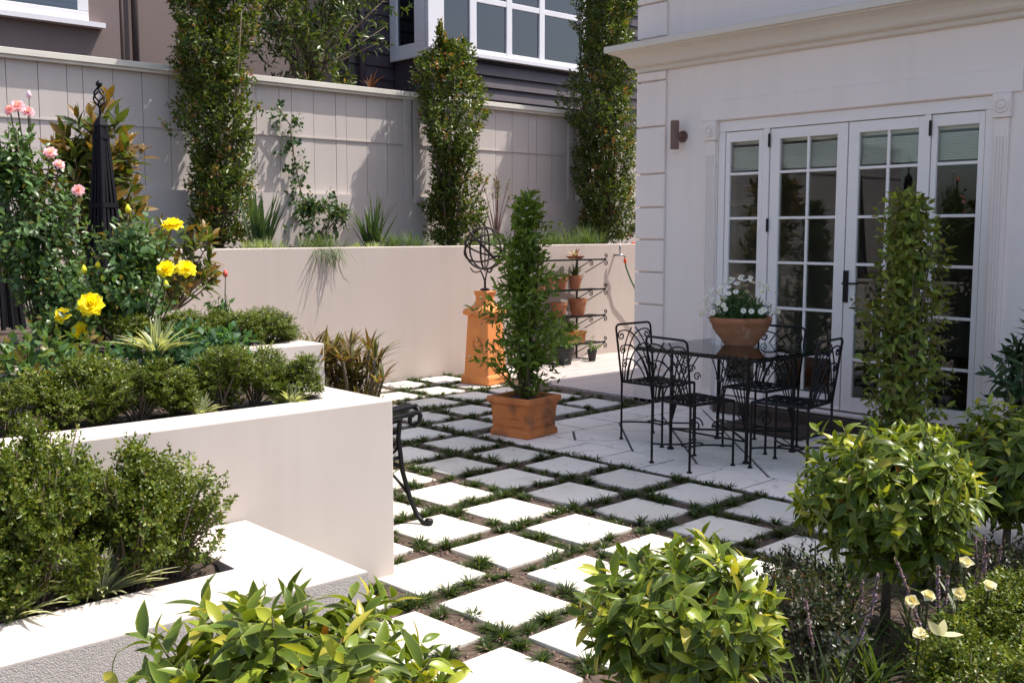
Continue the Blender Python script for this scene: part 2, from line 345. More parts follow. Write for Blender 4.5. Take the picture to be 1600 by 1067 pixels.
for i, j, cx, cy in cells:
    edge = 4.21; up = 7.45 + max(0, cx-5.7)*.2
    if cx < edge - .12 or cy > up + .15: lab, g = 'square cream paver in full sunlight, set in rows between tufts of dark mondo grass', 'sunlit cream pavers in the grass grid'
    elif cx > edge + .22 and cy < up - .15: lab, g = 'square cream paver in the shade of the house, set in rows between dark mondo grass', 'shaded cream pavers in the grass grid'
    else: lab, g = 'square cream paver half in sun, crossed by the edge of the house shadow', 'pavers crossed by the shadow edge'
    if pv is None: pv = pm.build('paver', M['paver'], bevel=.006); o = pv
    else: o = pv.copy(); COL.objects.link(o)
    o.location = (cx, cy, rng0.uniform(-.004,.004)); o.rotation_euler = (rng0.uniform(-.006,.006), rng0.uniform(-.006,.006), TH + rng0.uniform(-.012,.012))
    tag(o, lab, 'paver', g)
# patio of butted slabs: border course and diagonal field over a dark bedding sheet
def pgrid(u, v): a = R_(2.0); return (5.262 + u*math.cos(a) - v*math.sin(a), 3.73 + u*math.sin(a) + v*math.cos(a))
bed_ = MB(); bed_.prism([pgrid(0,-1.95), pgrid(2.42,-1.95), pgrid(2.42,2.42), pgrid(0,2.42)], -.04, -.009); tag(bed_.build('patio_bedding', M['joint']), kind='structure')
sl_ = MB(); gp = .020
def clip(poly, nx, ny, c):
    out = []
    for k in range(len(poly)):
        p, q = poly[k], poly[(k+1)%len(poly)]; dp, dq = nx*p[0]+ny*p[1]-c, nx*q[0]+ny*q[1]-c
        if dp <= 0: out.append(p)
        if dp*dq < 0: t_ = dp/(dp-dq); out.append((p[0]+(q[0]-p[0])*t_, p[1]+(q[1]-p[1])*t_))
    return out
def slab(poly):
    if len(poly) < 3: return
    ar = abs(sum(poly[k][0]*poly[(k+1)%len(poly)][1]-poly[(k+1)%len(poly)][0]*poly[k][1] for k in range(len(poly))))/2
    if ar < .002: return
    sl_.prism([pgrid(*p) for p in poly], -.04, 0.0 + rng0.uniform(-.0015,.0015))
for k in range(-5, 6): slab([(0,k*.4+gp/2),(.405-gp/2,k*.4+gp/2),(.405-gp/2,(k+1)*.4-gp/2),(0,(k+1)*.4-gp/2)])
for k in range(1, 6): slab([(k*.405+gp/2,2.0+gp/2),((k+1)*.405-gp/2,2.0+gp/2),((k+1)*.405-gp/2,2.4),(k*.405+gp/2,2.4)])
slab([(0,2.0+gp/2),(.405-gp/2,2.0+gp/2),(.405-gp/2,2.4),(0,2.4)])
dg = .565/math.sqrt(2); q2 = math.sqrt(.5)
for a in range(-14, 16):
    for b in range(-14, 16):
        c0 = (a*dg+gp/2, b*dg+gp/2); c1 = ((a+1)*dg-gp/2, (b+1)*dg-gp/2)
        pl = [((x-y)*q2+.405, (x+y)*q2+.045) for x, y in ((c0[0],c0[1]),(c1[0],c0[1]),(c1[0],c1[1]),(c0[0],c1[1]))]
        for nx, ny, c in ((-1,0,-(.405+gp/2)),(1,0,2.40),(0,1,2.0-gp/2),(0,-1,1.95)):
            if pl: pl = clip(pl, nx, ny, c)
        slab(pl)
tag(sl_.build('patio', M['patio'], bevel=.003), kind='structure')
# deck at the side of the house
dk = MB(); yy = 5.8
while yy < 9.3:
    dk.box(7.46, yy, -.03, 14, yy+.088, .012 + rng0.uniform(-.001,.001)); yy += .094
tag(dk.build('deck', M['deck']), kind='structure')

# mondo grass between the pavers, bark chips
rg = rs(5); tufts = []
for i, j, cx, cy in cells:
    for du, dv, n in ((SZ+.064, .2, 5), (.2, SZ+.064, 5), (-.064,.2,1), (.2,-.064,1)):
        for k in range(n):
            a = rg.uniform(-.24,.24); u = i*PITCH + du + (a if du == .2 else rg.normal(0,.028)); v = j*PITCH + dv + (a if dv == .2 else rg.normal(0,.02))
            x, y = grid(u, v)
            if not (in_patio(x,y,.02) or (x < 2.03 and y > 2.93) or (x<2.77 and y>3.8) or (x<3.12 and y>4.74) or x > 7.45): tufts.append((x,y,-.016))
    if rg.uniform() < .95: x,y = grid(i*PITCH+SZ+.064, j*PITCH+SZ+.064); tufts.append((x,y,-.016))
for k in range(60): y_ = rg.uniform(2.4,5.8); tufts.append((5.235-(y_-3.73)*.035+rg.normal(0,.02), y_, -.03))
for k in range(40): tufts.append((rg.uniform(5.3,7.4), 6.2+rg.normal(0,.02)+.03, -.03))
tufts = [t_ for t_ in tufts if t_[1] > 2.0 and not in_patio(t_[0],t_[1],-.02)]
lv = Leaves()
for k_, sc_ in enumerate((.052,.066,.085)): lv.blades(rg, [t_ for q_, t_ in enumerate(tufts) if (q_*7)%10 in ((0,1,2,3),(4,5,6,7),(8,9))[k_]], (40,58,70)[k_], sc_, .0030, G['mondo'], (.3,1.0), 5, .8)
tag(lv.build('mondo_grass', M['leaf']), 'tufts of dark green mondo grass filling the joints between cream pavers', 'grass', kind='stuff')
ch = MB()
for i, j, cx, cy in cells:
    for k in range(46):
        if rg.uniform() < .5: u, v = i*PITCH+SZ+rg.uniform(.0,.128), j*PITCH+rg.uniform(-.06,.47)
        else: u, v = i*PITCH+rg.uniform(-.06,.47), j*PITCH+SZ+rg.uniform(.0,.128)
        x, y = grid(u, v); a = rg.uniform(0,3.14); l, wd = rg.uniform(.006,.018), rg.uniform(.003,.006); ca, sa = math.cos(a), math.sin(a)
        if in_patio(x,y,0): continue
        z = -.010 + rg.uniform(0,.006); t_ = rg.uniform(-.006,.006)
        ch.add([(x-l*ca+wd*sa,y-l*sa-wd*ca,z-t_),(x+l*ca+wd*sa,y+l*sa-wd*ca,z+t_),(x+l*ca-wd*sa,y+l*sa+wd*ca,z+t_+.002),(x-l*ca-wd*sa,y-l*sa+wd*ca,z-t_+.002),(x,y,z+.007)],
               [(0,1,4),(1,2,4),(2,3,4),(3,0,4)])
M['chip'] = mat('bark_chip', (.28,.18,.135), .9, (.07,.042,.032), 140, nlo=.4, nhi=.6)
tag(ch.build('bark_chips', M['chip']), 'loose brown bark chips scattered under the mondo grass between pavers', 'bark mulch', kind='stuff')
lit = Leaves(); nL = 60
Pl = np.stack([rg.uniform(1.6,6,nL), rg.uniform(2.3,6,nL), np.full(nL,.006)],1)
lit.leaves(Pl, np.concatenate([rg.normal(0,1,(nL,2)), rg.normal(0,.05,(nL,1))],1), np.tile([0,0,1.],(nL,1)), rg.uniform(.012,.035,nL), rg.uniform(.004,.009,nL), np.array([(.16,.08,.04)])*rg.uniform(.4,1.5,(nL,1)), droop=-.2)
tag(lit.build('leaf_litter', M['matte']), 'dry brown leaf scraps scattered over the pavers', 'leaf litter', kind='stuff')

# ================================================================== planters and walls
def planter(name, label, x0, x1, y0, y1, zt, rimf, rimr, m, soil_drop=.035):
    t = thing(name, label, 'planter', (x1, y0, 0))
    wl = MB(); two = m is M['rough']; zc = zt - (.006 if two else 0)
    wl.box(x0, y0, -.1, x1, y0+rimf, zc); wl.box(x1-rimr, y0+rimf, -.1, x1, y1, zc)
    wl.build('wall', m, t, True, bevel=0 if two else .006)
    if two: wl = MB(); wl.prism([(x0,y0),(x1,y0),(x1,y1),(x1-rimr,y1),(x1-rimr,y0+rimf),(x0,y0+rimf)], zc, zt); wl.build('top_face', M['tier'], t, True)
    s = MB(); n = 24; rr = rs(int(zt*100))
    xs = np.linspace(x0, x1-rimr, n); ys = np.linspace(y0+rimf, y1, n)
    s.add([(x,y,zt-soil_drop+rr.normal(0,.006)) for y in ys for x in xs], [(a*n+b, a*n+b+1, (a+1)*n+b+1, (a+1)*n+b) for a in range(n-1) for b in range(n-1)])
    s.build('soil', M['soil'], t, True, smooth=True); return t
planter('garden_planter', 'lowest rendered planter, front tier with coarse grey face and white top', -3.5, 1.992, 2.95, 3.83, .40, .335, .327, M['rough'])
planter('garden_planter', 'middle rendered planter with tall smooth cream end beside the pavers', -3.5, 2.742, 3.84, 4.75, .815, .245, .205, M['tier'])
planter('garden_planter', 'upper raised rose bed behind the middle planter with a low cream rim', -3.5, 2.96, 4.76, 8.75, .985, .15, .12, M['tier'])
# retaining wall, slightly turned
def wl_y(x): return 9.02 + .052*(x-7.43)
t = thing('retaining_wall', 'long smooth cream retaining wall across the back of the paved garden', 'wall', (7, wl_y(7), 0))
wm = MB(); wm.prism([(-6,wl_y(-6)),(16,wl_y(16)),(16,wl_y(16)+.2),(-6,wl_y(-6)+.2)], -.1, 1.42); wm.build('wall', M['wall'], t, True, bevel=.008)
sm = MB(); n = 90; rr = rs(9); xs = np.linspace(-6,16,n)
sm.add([(x, y if y > 9.5 else wl_y(x)+.19, 1.385 + rr.normal(0,.012)) for y in (9.2,9.7,10.2,10.95) for x in xs], [(a*n+b,a*n+b+1,(a+1)*n+b+1,(a+1)*n+b) for a in range(3) for b in range(n-1)])
sm.build('soil', M['soil'], t, True, smooth=True)
# fence
t = thing('boundary_fence', 'tall beige boarded fence on a rendered plinth behind the climbing columns', 'fence', (8, 11, 0))
f = MB(); f.box(-6,10.97,1.0,11.38,11.2,2.03); f.build('plinth', M['fence'], t, True)
f = MB(); x = -6.0; rf = random.Random(4); ends = []
posts = [3.05, 5.75, 8.22, 11.2]
while x < 11.3:
    wd = rf.choice([.30,.31,.15,.30,.16,.28]); f.box(x+.003, 11.045+rf.uniform(0,.003), 2.031, min(x+wd-.003,11.36), 11.09, 3.29); x += wd
f.box(-6,11.092,2.031,11.36,11.11,3.29)
f.build('board_panel', M['fence'], t, True)
f = MB(); f.box(-6,11.033,2.69,11.36,11.0445,2.705); f.build('rail', M['fence'], t, True)
for px in posts:
    f = MB(); f.box(px-.13,11.0,2.032,px-.02,11.0445,3.29); f.box(px+.02,11.012,2.032,px+.12,11.0445,3.29); f.build('post', M['fence'], t, True, bevel=.004)
for a, b in ((-6,3.2),(3.203,5.9),(5.903,8.35),(8.353,11.42)):
    f = MB(); dz = .0 if a < 8 else -.01
    f.box(a,10.965,3.292+dz,b,11.2,3.355+dz); f.box(a,10.99,3.26+dz,b,11.0315,3.291+dz); f.build('cap', M['cap'], t, True, bevel=.004)
e2 = MB(); e2.box(11.45, 11.0, 1.0, 16, 11.15, 3.05)
et = tag(e2.build('side_fence', M['fence']), 'short grey fence panel behind the rightmost leafy column', 'fence')

# ================================================================== the house
X = 7.49
H = thing('rendered_house', 'cream rendered house with french doors, corner quoins and a moulded cornice', 'house', (X, 4.4, 0))
DY0, DY1, DZ1 = 3.255, 5.62, 2.525                    # door opening
h = MB(); WT = .28
h.box(X, DY1, -.1, X+WT, 6.50, 4.95); h.box(X, -8, -.1, X+WT, DY0, 4.95); h.box(X, DY0, DZ1, X+WT, DY1, 4.95); h.box(X, DY0, -.1, X+WT, DY1, .11)
h.box(X+WT, 6.22, -.1, 15, 6.50, 4.95); h.box(14.72, -8, -.1, 15, 6.22, 4.95); h.box(X+WT, -8, -.1, 14.72, -7.72, 4.95)
h.build('wall', M['house'], H, True)
r = MB(); r.box(6.60,-8.3,4.95,15.4,6.56,5.04); r.add([(6.60,-8.3,5.042),(15.4,-8.3,5.042),(15.4,6.56,5.042),(6.60,6.56,5.042),(11.0,-5,6.6),(11.0,3.3,6.6)], [(0,1,4),(1,2,5,4),(2,3,5),(3,0,4,5)])
r.build('roof', M['roof'], H, True)
for z0, z1 in ((-.05,.29),(.305,.595),(.61,.895),(.91,1.195),(1.21,1.495),(1.51,1.79),(1.805,2.095),(2.11,2.52),(2.535,2.93),(2.945,3.02),(3.33,3.62),(3.635,3.96),(3.975,4.3),(4.315,4.7)):
    q = MB(); q.box(X-.03, 6.19, z0, X-.001, 6.531, z1); q.box(X-.001, 6.501, z0, X+.34, 6.531, z1); q.build('quoin', M['house'], H, True, bevel=.008)
# cornice: profile swept along the facade and mitred round the corner
prof = [(0,3.025),(.02,3.025),(.035,3.035),(.04,3.05),(.035,3.065),(.05,3.07),(.075,3.078),(.09,3.095),(.095,3.115),(.11,3.14),(.14,3.17),(.18,3.19),(.215,3.197),(.215,3.208),(.245,3.212),(.245,3.262),(.235,3.268),(0,3.31)]
cm = MB(); npf = len(prof); rows = []
for kx in ((-8,0),(6.502,1),(14.9,2)):
    for d, z in prof:
        if kx[1] == 0: rows.append((X-.003-d, -8, z))
        elif kx[1] == 1: rows.append((X-.003-d, 6.502+d, z))
        else: rows.append((14.9, 6.502+d, z))
cm.add(rows, [(a*npf+b, a*npf+b+1, (a+1)*npf+b+1, (a+1)*npf+b) for a in range(2) for b in range(npf-1)])
cm.build('cornice', M['cornice'], H, True)
# interior
it = MB()
rx = [(X+WT+.001,-.6),(X+WT+.001,6.2),(12.2,6.2),(12.2,-.6)]
it.box(X+WT+.01,-.6,.02,12.2,6.21,.10); it.build('room_floor', M['roomdark'], H, True)
it = MB(); it.box(12.2,-.6,.1,12.25,6.21,2.8); it.box(X+WT+.01,-.65,.1,12.2,-.602,2.8); it.box(X+WT+.01,-.6,2.62,12.2,6.21,2.7); it.build('room_wall', M['room'], H, True)
# door surround
fr = MB()
for a, b in ((5.555,DY1-.002),(5.105,5.165),(3.715,3.775-.01),(DY0+.002,3.315)): fr.box(X+.012,a,.135,X+.10,b,2.43)
fr.box(X+.012,DY0+.002,2.431,X+.10,DY1-.002,DZ1-.002)
fr.build('door_frame', M['trim'], H, True, bevel=.004)
th = MB(); th.box(X-.05,DY0-.02,.112,X+.2,DY1+.02,.134); th.build('threshold', M['house'], H, True, bevel=.004)
ZM = [2.068, 1.69, 1.319, .941, .565]
def leafdoor(name, y0, y1, hingeside, cols, st_=.092, zb=.15, zt=2.425, bot=.115, top=.085):
    d = MB(); xa, xb = X+.022, X+.068
    d.box(xa,y0+.003,zb,xb,y0+st_,zt); d.box(xa,y1-st_,zb,xb,y1-.003,zt); d.box(xa,y0+st_,zb,xb,y1-st_,zb+bot); d.box(xa,y0+st_,zt-top,xb,y1-st_,zt)
    for z in ZM: d.box(xa+.008,y0+st_,z-.011,xb-.008,y1-st_,z+.011)
    o = d.build(name, M['trim'], H, True, bevel=.003)
    if cols == 2:
        mb = MB(); yc = (y0+y1)/2; zs = [zt-top] + ZM + [zb+bot]
        for k in range(6): mb.box(xa+.008,yc-.011,zs[k+1]+.0112,xb-.008,yc+.011,zs[k]-.0112 if k else zs[k])
        mb.build('glazing_bar', M['trim'], o, bevel=.002)
    g = MB(); g.box(xa+.020,y0+st_-.005,zb+bot-.005,xa+.024,y1-st_+.005,zt-top+.005); g.build('pane', M['glass'], o)
    # venetian blind drawn up behind the glass
    b = MB(); z = zt-top-.06
    for k in range(12): b.add([(xb+.006,y0+st_*.6,z),(xb+.020,y0+st_*.6,z+.0155),(xb+.020,y1-st_*.6,z+.0155),(xb+.006,y1-st_*.6,z)],[(0,1,2,3)]); z -= .0165
    b.box(xb+.004,y0+st_*.6,z-.02,xb+.03,y1-st_*.6,z); b.box(xb+.03,y0+st_*.6,zt-top-.02,xb+.06,y1-st_*.6,zt-top+.02)
    b.build('blind', M['blind'], o)
    return o
dl = leafdoor('french_door', 4.387, 5.10, 1, 2); dr = leafdoor('french_door', 3.708+.01, 4.383, 0, 2)
leafdoor('sidelight', 5.168, 5.552, 0, 1, .045); leafdoor('sidelight', 3.318, 3.712, 0, 1, .045)
for yh, dd in ((5.103, dl), (3.716, dr)):
    for z in (2.33, 1.63, .45):
        k = MB(); k.tube([(X+.008,yh,z-.055),(X+.008,yh,z+.055)], .010, 8); k.build('hinge', M['iron'], dd)
k = MB(); k.box(X+.006,4.342,1.02,X+.0215,4.382,1.27); k.build('handle_plate', M['iron'], dr)
k = MB(); k.tube([(X+.012,4.362,1.17),(X-.035,4.362,1.17),(X-.042,4.34,1.17),(X-.042,4.23,1.172)], .009, 8); k.build('handle', M['iron'], dr)
for y0 in (5.622, 3.128):
    p = MB(); y1 = y0+.118
    p.box(X-.028,y0+.008,-.04,X-.001,y1-.008,2.36)
    for k in range(4): yy = y0+.02+k*.022; p.box(X-.036,yy,.2,X-.0285,yy+.012,2.24)
    p.box(X-.04,y0,-.04,X-.0285+.0003,y1,.18)
    po = p.build('pilaster', M['house'], H, True, bevel=.004)
    q = MB(); q.box(X-.045,y0-.004,2.362,X-.001,y1+.004,2.528); q.build('corner_block', M['house'], po, bevel=.004)
    q = MB(); yc, zc = y0+.059, 2.445
    for rr_, rb in ((.046,.009),(.016,.014)):
        q.tube([(X-.046,yc+rr_*math.cos(a),zc+rr_*math.sin(a)) for a in np.linspace(0,2*math.pi,20)[:-1]], rb, 6, True)
    q.build('rosette', M['house'], po, smooth=True)
ln = MB(); ln.box(X-.016, 3.06, 2.531, X-.001, 5.80, 2.70); ln.build('lintel', M['house'], H, True, bevel=.006)

# doormats and dark sill step
o = MB(); o.box(X-.10, 3.5, 0.003, X-.001, 5.55, .10); tag(o.build('door_step', M['sill'], bevel=.006), 'dark timber step under the threshold of the french doors', 'step')
for y0, y1, x0, rz, lab in ((4.32,5.12,6.82,.04,'brown coir doormat under the table end nearest the wall lamp'),(3.35,4.2,6.86,-.02,'dark coir doormat in front of the right french door')):
    tm = thing('doormat', lab, 'doormat', (x0+.27,(y0+y1)/2,.0), rz)
    o = MB(); o.box(-.26,-(y1-y0)/2+.012,.002,.26,(y1-y0)/2-.012,.020); o.build('pile', M['mat_'], tm)
    o = MB(); hw = (y1-y0)/2; o.box(-.275,-hw,.002,.275,-hw+.011,.016); o.box(-.275,hw-.011,.002,.275,hw,.016); o.box(-.275,-hw+.0115,.002,-.2605,hw-.0115,.016); o.box(.2605,-hw+.0115,.002,.275,hw-.0115,.016)
    o.build('edging', M['blackpot'], tm)

# wall lamp
t = thing('wall_lamp', 'brown metal tube lamp fixed to the cream wall left of the doors', 'lamp', (X-.001, 6.0, 2.43))
o = MB(); o.lathe([(.036,-.125),(.038,-.12),(.038,.12),(.036,.125),(.030,.125),(.030,.11)], 20, (-.095,0.02,0)); o.build('tube', M['brown'], t, smooth=False)
o = MB(); o.tube([(-.012,0,-.01),(-.095,.02,-.01)], .018, 10); o.build('bracket', M['brown'], t)
o = MB(); o.tube([(0,0,-.01),(-.012,0,-.01)], .052, 20); o.build('backplate', M['brown'], t)

# ================================================================== neighbours
BH = thing('beige_house', 'beige stucco house behind the fence at the left, with a white window', 'house', (3, 14, 0))
b = MB(); b.box(-9,14,0,5.66,20,9); b.box(5.661,14.35,0,9.24,20,9); b.build('wall', M['beige'], BH, True)
wn = MB(); wn.box(2.2,13.95,4.27,5.24,14.02,4.40); wn.box(5.10,13.95,4.401,5.24,14.02,6.2); wn.box(2.2,13.95,6.2,5.24,14.02,6.33); wo = wn.build('window', M['white'], BH, True, bevel=.006)
o = MB(); o.box(2.1,13.86,4.205,5.42,14.02,4.268); o.build('sill', M['white'], wo)
o = MB(); o.box(2.3,13.962,4.402,5.098,13.966,6.198); o.build('pane', M['bayglass'], wo)
o = MB(); o.box(2.2,13.9985,4.39,5.10,14.0-.0005,6.2)
o.build('glass_back', M['roomdark'], wo)
o = MB(); z = 4.44
while z < 6.1: o.box(2.3,13.975,z,5.09,13.988,z+.028); z += .062
o.build('blind', M['blind'], wo)
o = MB(); o.tube([(5.98,14.27,2),(5.98,14.27,8)], .045, 10); o.build('downpipe', mat('dark_downpipe', (.05,.035,.035), .5), BH, True, smooth=True)
o = MB(); o.tube([(5.82,14.31,2),(5.82,14.31,4.75),(5.86,14.31,4.85)], .022, 8); o.build('vent_pipe', M['beige'], BH, True, smooth=True)

DH = thing('dark_weatherboard_house', 'dark purple weatherboard house with a big white bay window, behind the fence', 'house', (12, 14, 0))
b = MB()
z = 1.0
while z < 9: b.add([(9.25,14.02,z),(16.5,14.02,z),(16.5,14.05,z+.2),(9.25,14.05,z+.2)],[(0,1,2,3)]); b.add([(9.25,14.02,z),(9.25,14.05,z),(16.5,14.05,z),(16.5,14.02,z)],[(0,1,2,3)]); z += .2
b.box(9.25,14.06,0,16.5,18,9)
b.build('wall', M['dark'], DH, True)
b = MB(); z = 2.0; x0, x1 = 10.12, 13.45
while z < 4.3:
    zt = min(z+.19,4.32); b.add([(x0,13.02,z),(x1,13.02,z),(x1,13.07,zt),(x0,13.07,zt)],[(0,1,2,3)]); b.add([(x0,13.02,z),(x0,13.07,z),(x1,13.07,z),(x1,13.02,z)],[(0,1,2,3)]); z += .19
b.box(x0,13.08,2.0,x1,14.01,4.32); b.build('bay_base', M['dark'], DH, True)
bw = MB(); bx0, bx1, by = 10.03, 13.5, 13.0
bw.box(bx0,by-.05,4.33,bx1,by+.10,4.40)                                  # sill
for a, c in ((10.03,10.34),(10.86,11.0),(11.64,11.76),(12.38,12.5),(13.42,13.5)): bw.box(a,by,4.401,c,by+.08,7.2)
bw.box(11.0,by+.005,4.402,13.42,by+.06,4.47)
bw.box(11.001,by+.004,5.20,13.419,by+.075,5.29)
bwo = bw.build('bay_window', M['white'], DH, True, bevel=.006)
o = MB(); o.box(10.03,13.101,4.28,10.10,14.01,4.50); o.box(10.03,13.101,4.501,10.10,13.36,7.2); o.box(10.03,13.82,4.501,10.10,14.01,7.2); o.build('side_frame', M['white'], bwo, bevel=.005)
o = MB(); o.box(10.06,13.36,4.5,10.07,13.82,7.2); o.build('side_pane', M['bayglass'], bwo)
o = MB(); o.box(10.34,by+.03,4.402,13.42,by+.036,7.2); o.build('pane', M['bayglass'], bwo)
o = MB(); o.box(10.13,13.99,4.4,13.4,14.005,7.2); o.box(10.13,13.1,4.36,13.4,14,4.40); o.build('bay_interior', mat('bay_interior', (.16,.15,.19), .9), bwo)
o = MB(); o.box(12.95,13.2,4.41,13.0,13.25,5.15); o.box(13.2,13.5,4.41,13.24,13.9,7.0); o.build('inner_post', M['white'], bwo)
o = MB(); o.box(11.18,13.12,4.41,11.30,13.24,4.62); o.build('jar', M['white'], bwo, bevel=.02)
o = MB(); o.box(10.0,12.7,7.2,16.6,18.2,7.4); o.build('roof', M['roof'], DH, True)
o = MB(); o.tube([(9.45,13.93,2),(9.45,13.93,8)], .05, 10); o.build('downpipe', mat('purple_downpipe', (.06,.04,.055), .5), DH, True, smooth=True)

# ================================================================== furniture and garden objects
def spiral(cx, cy, r0, turns, a0, sgn, n=22, r1=.18):
    return [(cx + r0*(1-(1-r1)*k/n)*math.cos(a0+sgn*turns*2*math.pi*k/n), cy + r0*(1-(1-r1)*k/n)*math.sin(a0+sgn*turns*2*math.pi*k/n)) for k in range(n+1)]
def bez(p0, p1, p2, n=14): return [tuple((1-t)**2*np.array(p0) + 2*t*(1-t)*np.array(p1) + t*t*np.array(p2)) for t in np.linspace(0,1,n)]
def make_chair(label, loc, rz, group):
    t = thing('garden_chair', label, 'chair', loc, rz, group)
    hw, hb, zs = .185, .43, .445
    def bp(u, v): return (-.20 - .055*v/hb, u*(1+.08*v/hb), zs + v)
    s = MB(); r = .0085
    for a, b in (((-.2,-hw),(.2,-hw)),((.2,-hw),(.2,hw)),((.2,hw),(-.2,hw)),((-.2,hw),(-.2,-hw))): s.tube([(a[0],a[1],zs),(b[0],b[1],zs)], r, 6)
    for k in range(8):
        q = -.175 + k*.05
        s.box(q-.006,-hw+.006,zs+.001,q+.006,hw-.006,zs+.004); y = -.16 + k*.0457; s.box(-.193,y-.006,zs+.0042,.193,y+.006,zs+.007)
    for ax in (-.1,0,.1):
        for ay in (-.09,0,.09): s.tube([(ax+.034*math.cos(a),ay+.034*math.sin(a),zs+.008) for a in np.linspace(0,2*math.pi,13)[:-1]], .006, 4, True)
    s.box(-.19,-.175,zs-.006,.19,-.13,zs-.003); s.box(-.19,.13,zs-.006,.19,.175,zs-.003)
    s.build('seat', M['iron'], t)
    b = MB(); rc = .035; pts = [bp(-hw,0), bp(-hw,hb-rc)]
    pts += [bp(-hw+rc-rc*math.cos(a), hb-rc+rc*math.sin(a)) for a in np.linspace(.3,1.57,5)]
    pts += [bp(hw-rc+rc*math.sin(a), hb-rc+rc*math.cos(a)) for a in np.linspace(0,1.27,5)] + [bp(hw,hb-rc), bp(hw,0)]
    b.tube(pts, .0085, 6)
    bo = b.build('backrest', M['iron'], t, smooth=True)
    b = MB()
    for sg in (-1, 1):
        for k, v in enumerate((.345, .235, .13)):
            rs_ = .036 - .003*k; c = (-.137+.004*k, v)
            sp = spiral(c[0], c[1], rs_, 1.35, math.pi/2, 1)
            arc = bez((c[0], c[1]+rs_), (.06-.03*k, c[1]+rs_+.03), (.155-.035*k, 0))
            path = [bp(sg*u, vv) for u, vv in sp[::-1] + arc[1:]]
            b.tube(path, .0055, 5)
        b.tube([bp(sg*u, vv) for u, vv in bez((-.17,.0),(-.16,.25),(-.02,.40))], .005, 5)
        b.tube([bp(sg*u, vv) for u, vv in bez((-.13,.0),(-.10,.16),(.05,.27))], .005, 5)
    b.build('scrollwork', M['iron'], bo, smooth=True)
    for x in (-.2,.2):
        for y in (-hw,hw):
            l = MB(); l.tube([(x,y,.004),(x,y,zs)], .0088, 8); l.lathe([(.0175,0),(.0175,.008),(.010,.014)], 10, (x,y,0)); l.build('leg', M['iron'], t)
    l = MB()
    for sg in (-1,1): l.tube([(x_,y_,.135) for x_,y_ in bez((-.2,sg*hw),(.0,-sg*.10),(.2,sg*hw),18)], .007, 5)
    l.tube([(.09*math.cos(a),.045*math.sin(a),.135) for a in np.linspace(0,2*math.pi,20)[:-1]], .006, 5, True)
    l.build('stretcher', M['iron'], t, smooth=True); return t
gch = 'wrought iron chairs around the glass table'
make_chair('black wrought iron chair at the left end of the glass table, farthest from the camera', (6.075,5.07,0), R_(-90), gch)
make_chair('black wrought iron chair at the near side of the glass table, nearest the grass grid', (5.60,4.365,0), R_(-8), gch)
make_chair('black wrought iron chair between the glass table and the french doors, behind the daisy pot', (6.44,4.40,0), R_(180), gch)
make_chair('black wrought iron chair at the right end of the glass table', (6.01,3.86,0), R_(98), gch)
# table
t = thing('garden_table', 'square glass topped black wrought iron table on the patio', 'table', (6.17,4.46,0), R_(0))
a, b2 = .455, .53; zt = .745
o = MB(); o.box(-a+.012,-b2+.012,zt-.006,a-.012,b2-.012,zt+.004); o.build('glass_top', M['tglass'], t)
o = MB()
for q in ((-a,-b2,a,-b2+.03),(-a,b2-.03,a,b2),(-a,-b2+.0302,-a+.03,b2-.0302),(a-.03,-b2+.0302,a,b2-.0302)): o.box(q[0],q[1],zt-.024,q[2],q[3],zt-.0065)
o.box(-a+.031,-.012,zt-.02,a-.031,.012,zt-.0075)
o.build('rim', M['iron'], t, bevel=.003)
for x in (-.28,.28):
    for y in (-.33,.33):
        l = MB(); l.tube([(x,y,.005),(x,y,zt-.02)], .0125, 8); l.lathe([(.026,0),(.026,.01),(.014,.018)], 12, (x,y,0))
        lo = l.build('leg', M['iron'], t); l = MB(); sx, sy = -math.copysign(1,x), -math.copysign(1,y)
        for d in (.06,.12,.18,.24):
            l.tube([(x, y+sy*u, v) for u, v in bez((.0,.17),(d*.35,.50),(d*1.05,zt-.03))], .005, 5)
        for k in range(3):
            l.tube([(x, y+sy*u, v) for u, v in spiral(.13+.05*k, zt-.09-.05*k, .032, 1.3, 0, 1)], .005, 5)
        l.tube([(x+sx*u, y, v) for u, v in bez((.0,.40),(.03,.60),(.17,zt-.03))], .005, 5)
        l.build('fan_scroll', M['iron'], lo, smooth=True)
l = MB()
for sg in (-1,1): l.tube([(-.28,-.33*sg,.15),(0,0,.15),(.28,.33*sg,.15)], .008, 6)
for sg in (-1,1):
    l.tube([(sg*.28, u, v) for u, v in spiral(-.10,.21,.06,1.4,0,1)], .006, 5); l.tube([(sg*.28, u, v) for u, v in spiral(.10,.21,.06,1.4,math.pi,-1)], .006, 5); l.tube([(sg*.28,-.33,.15),(sg*.28,.33,.15)], .007, 5)
l.build('stretcher', M['iron'], t, smooth=True)
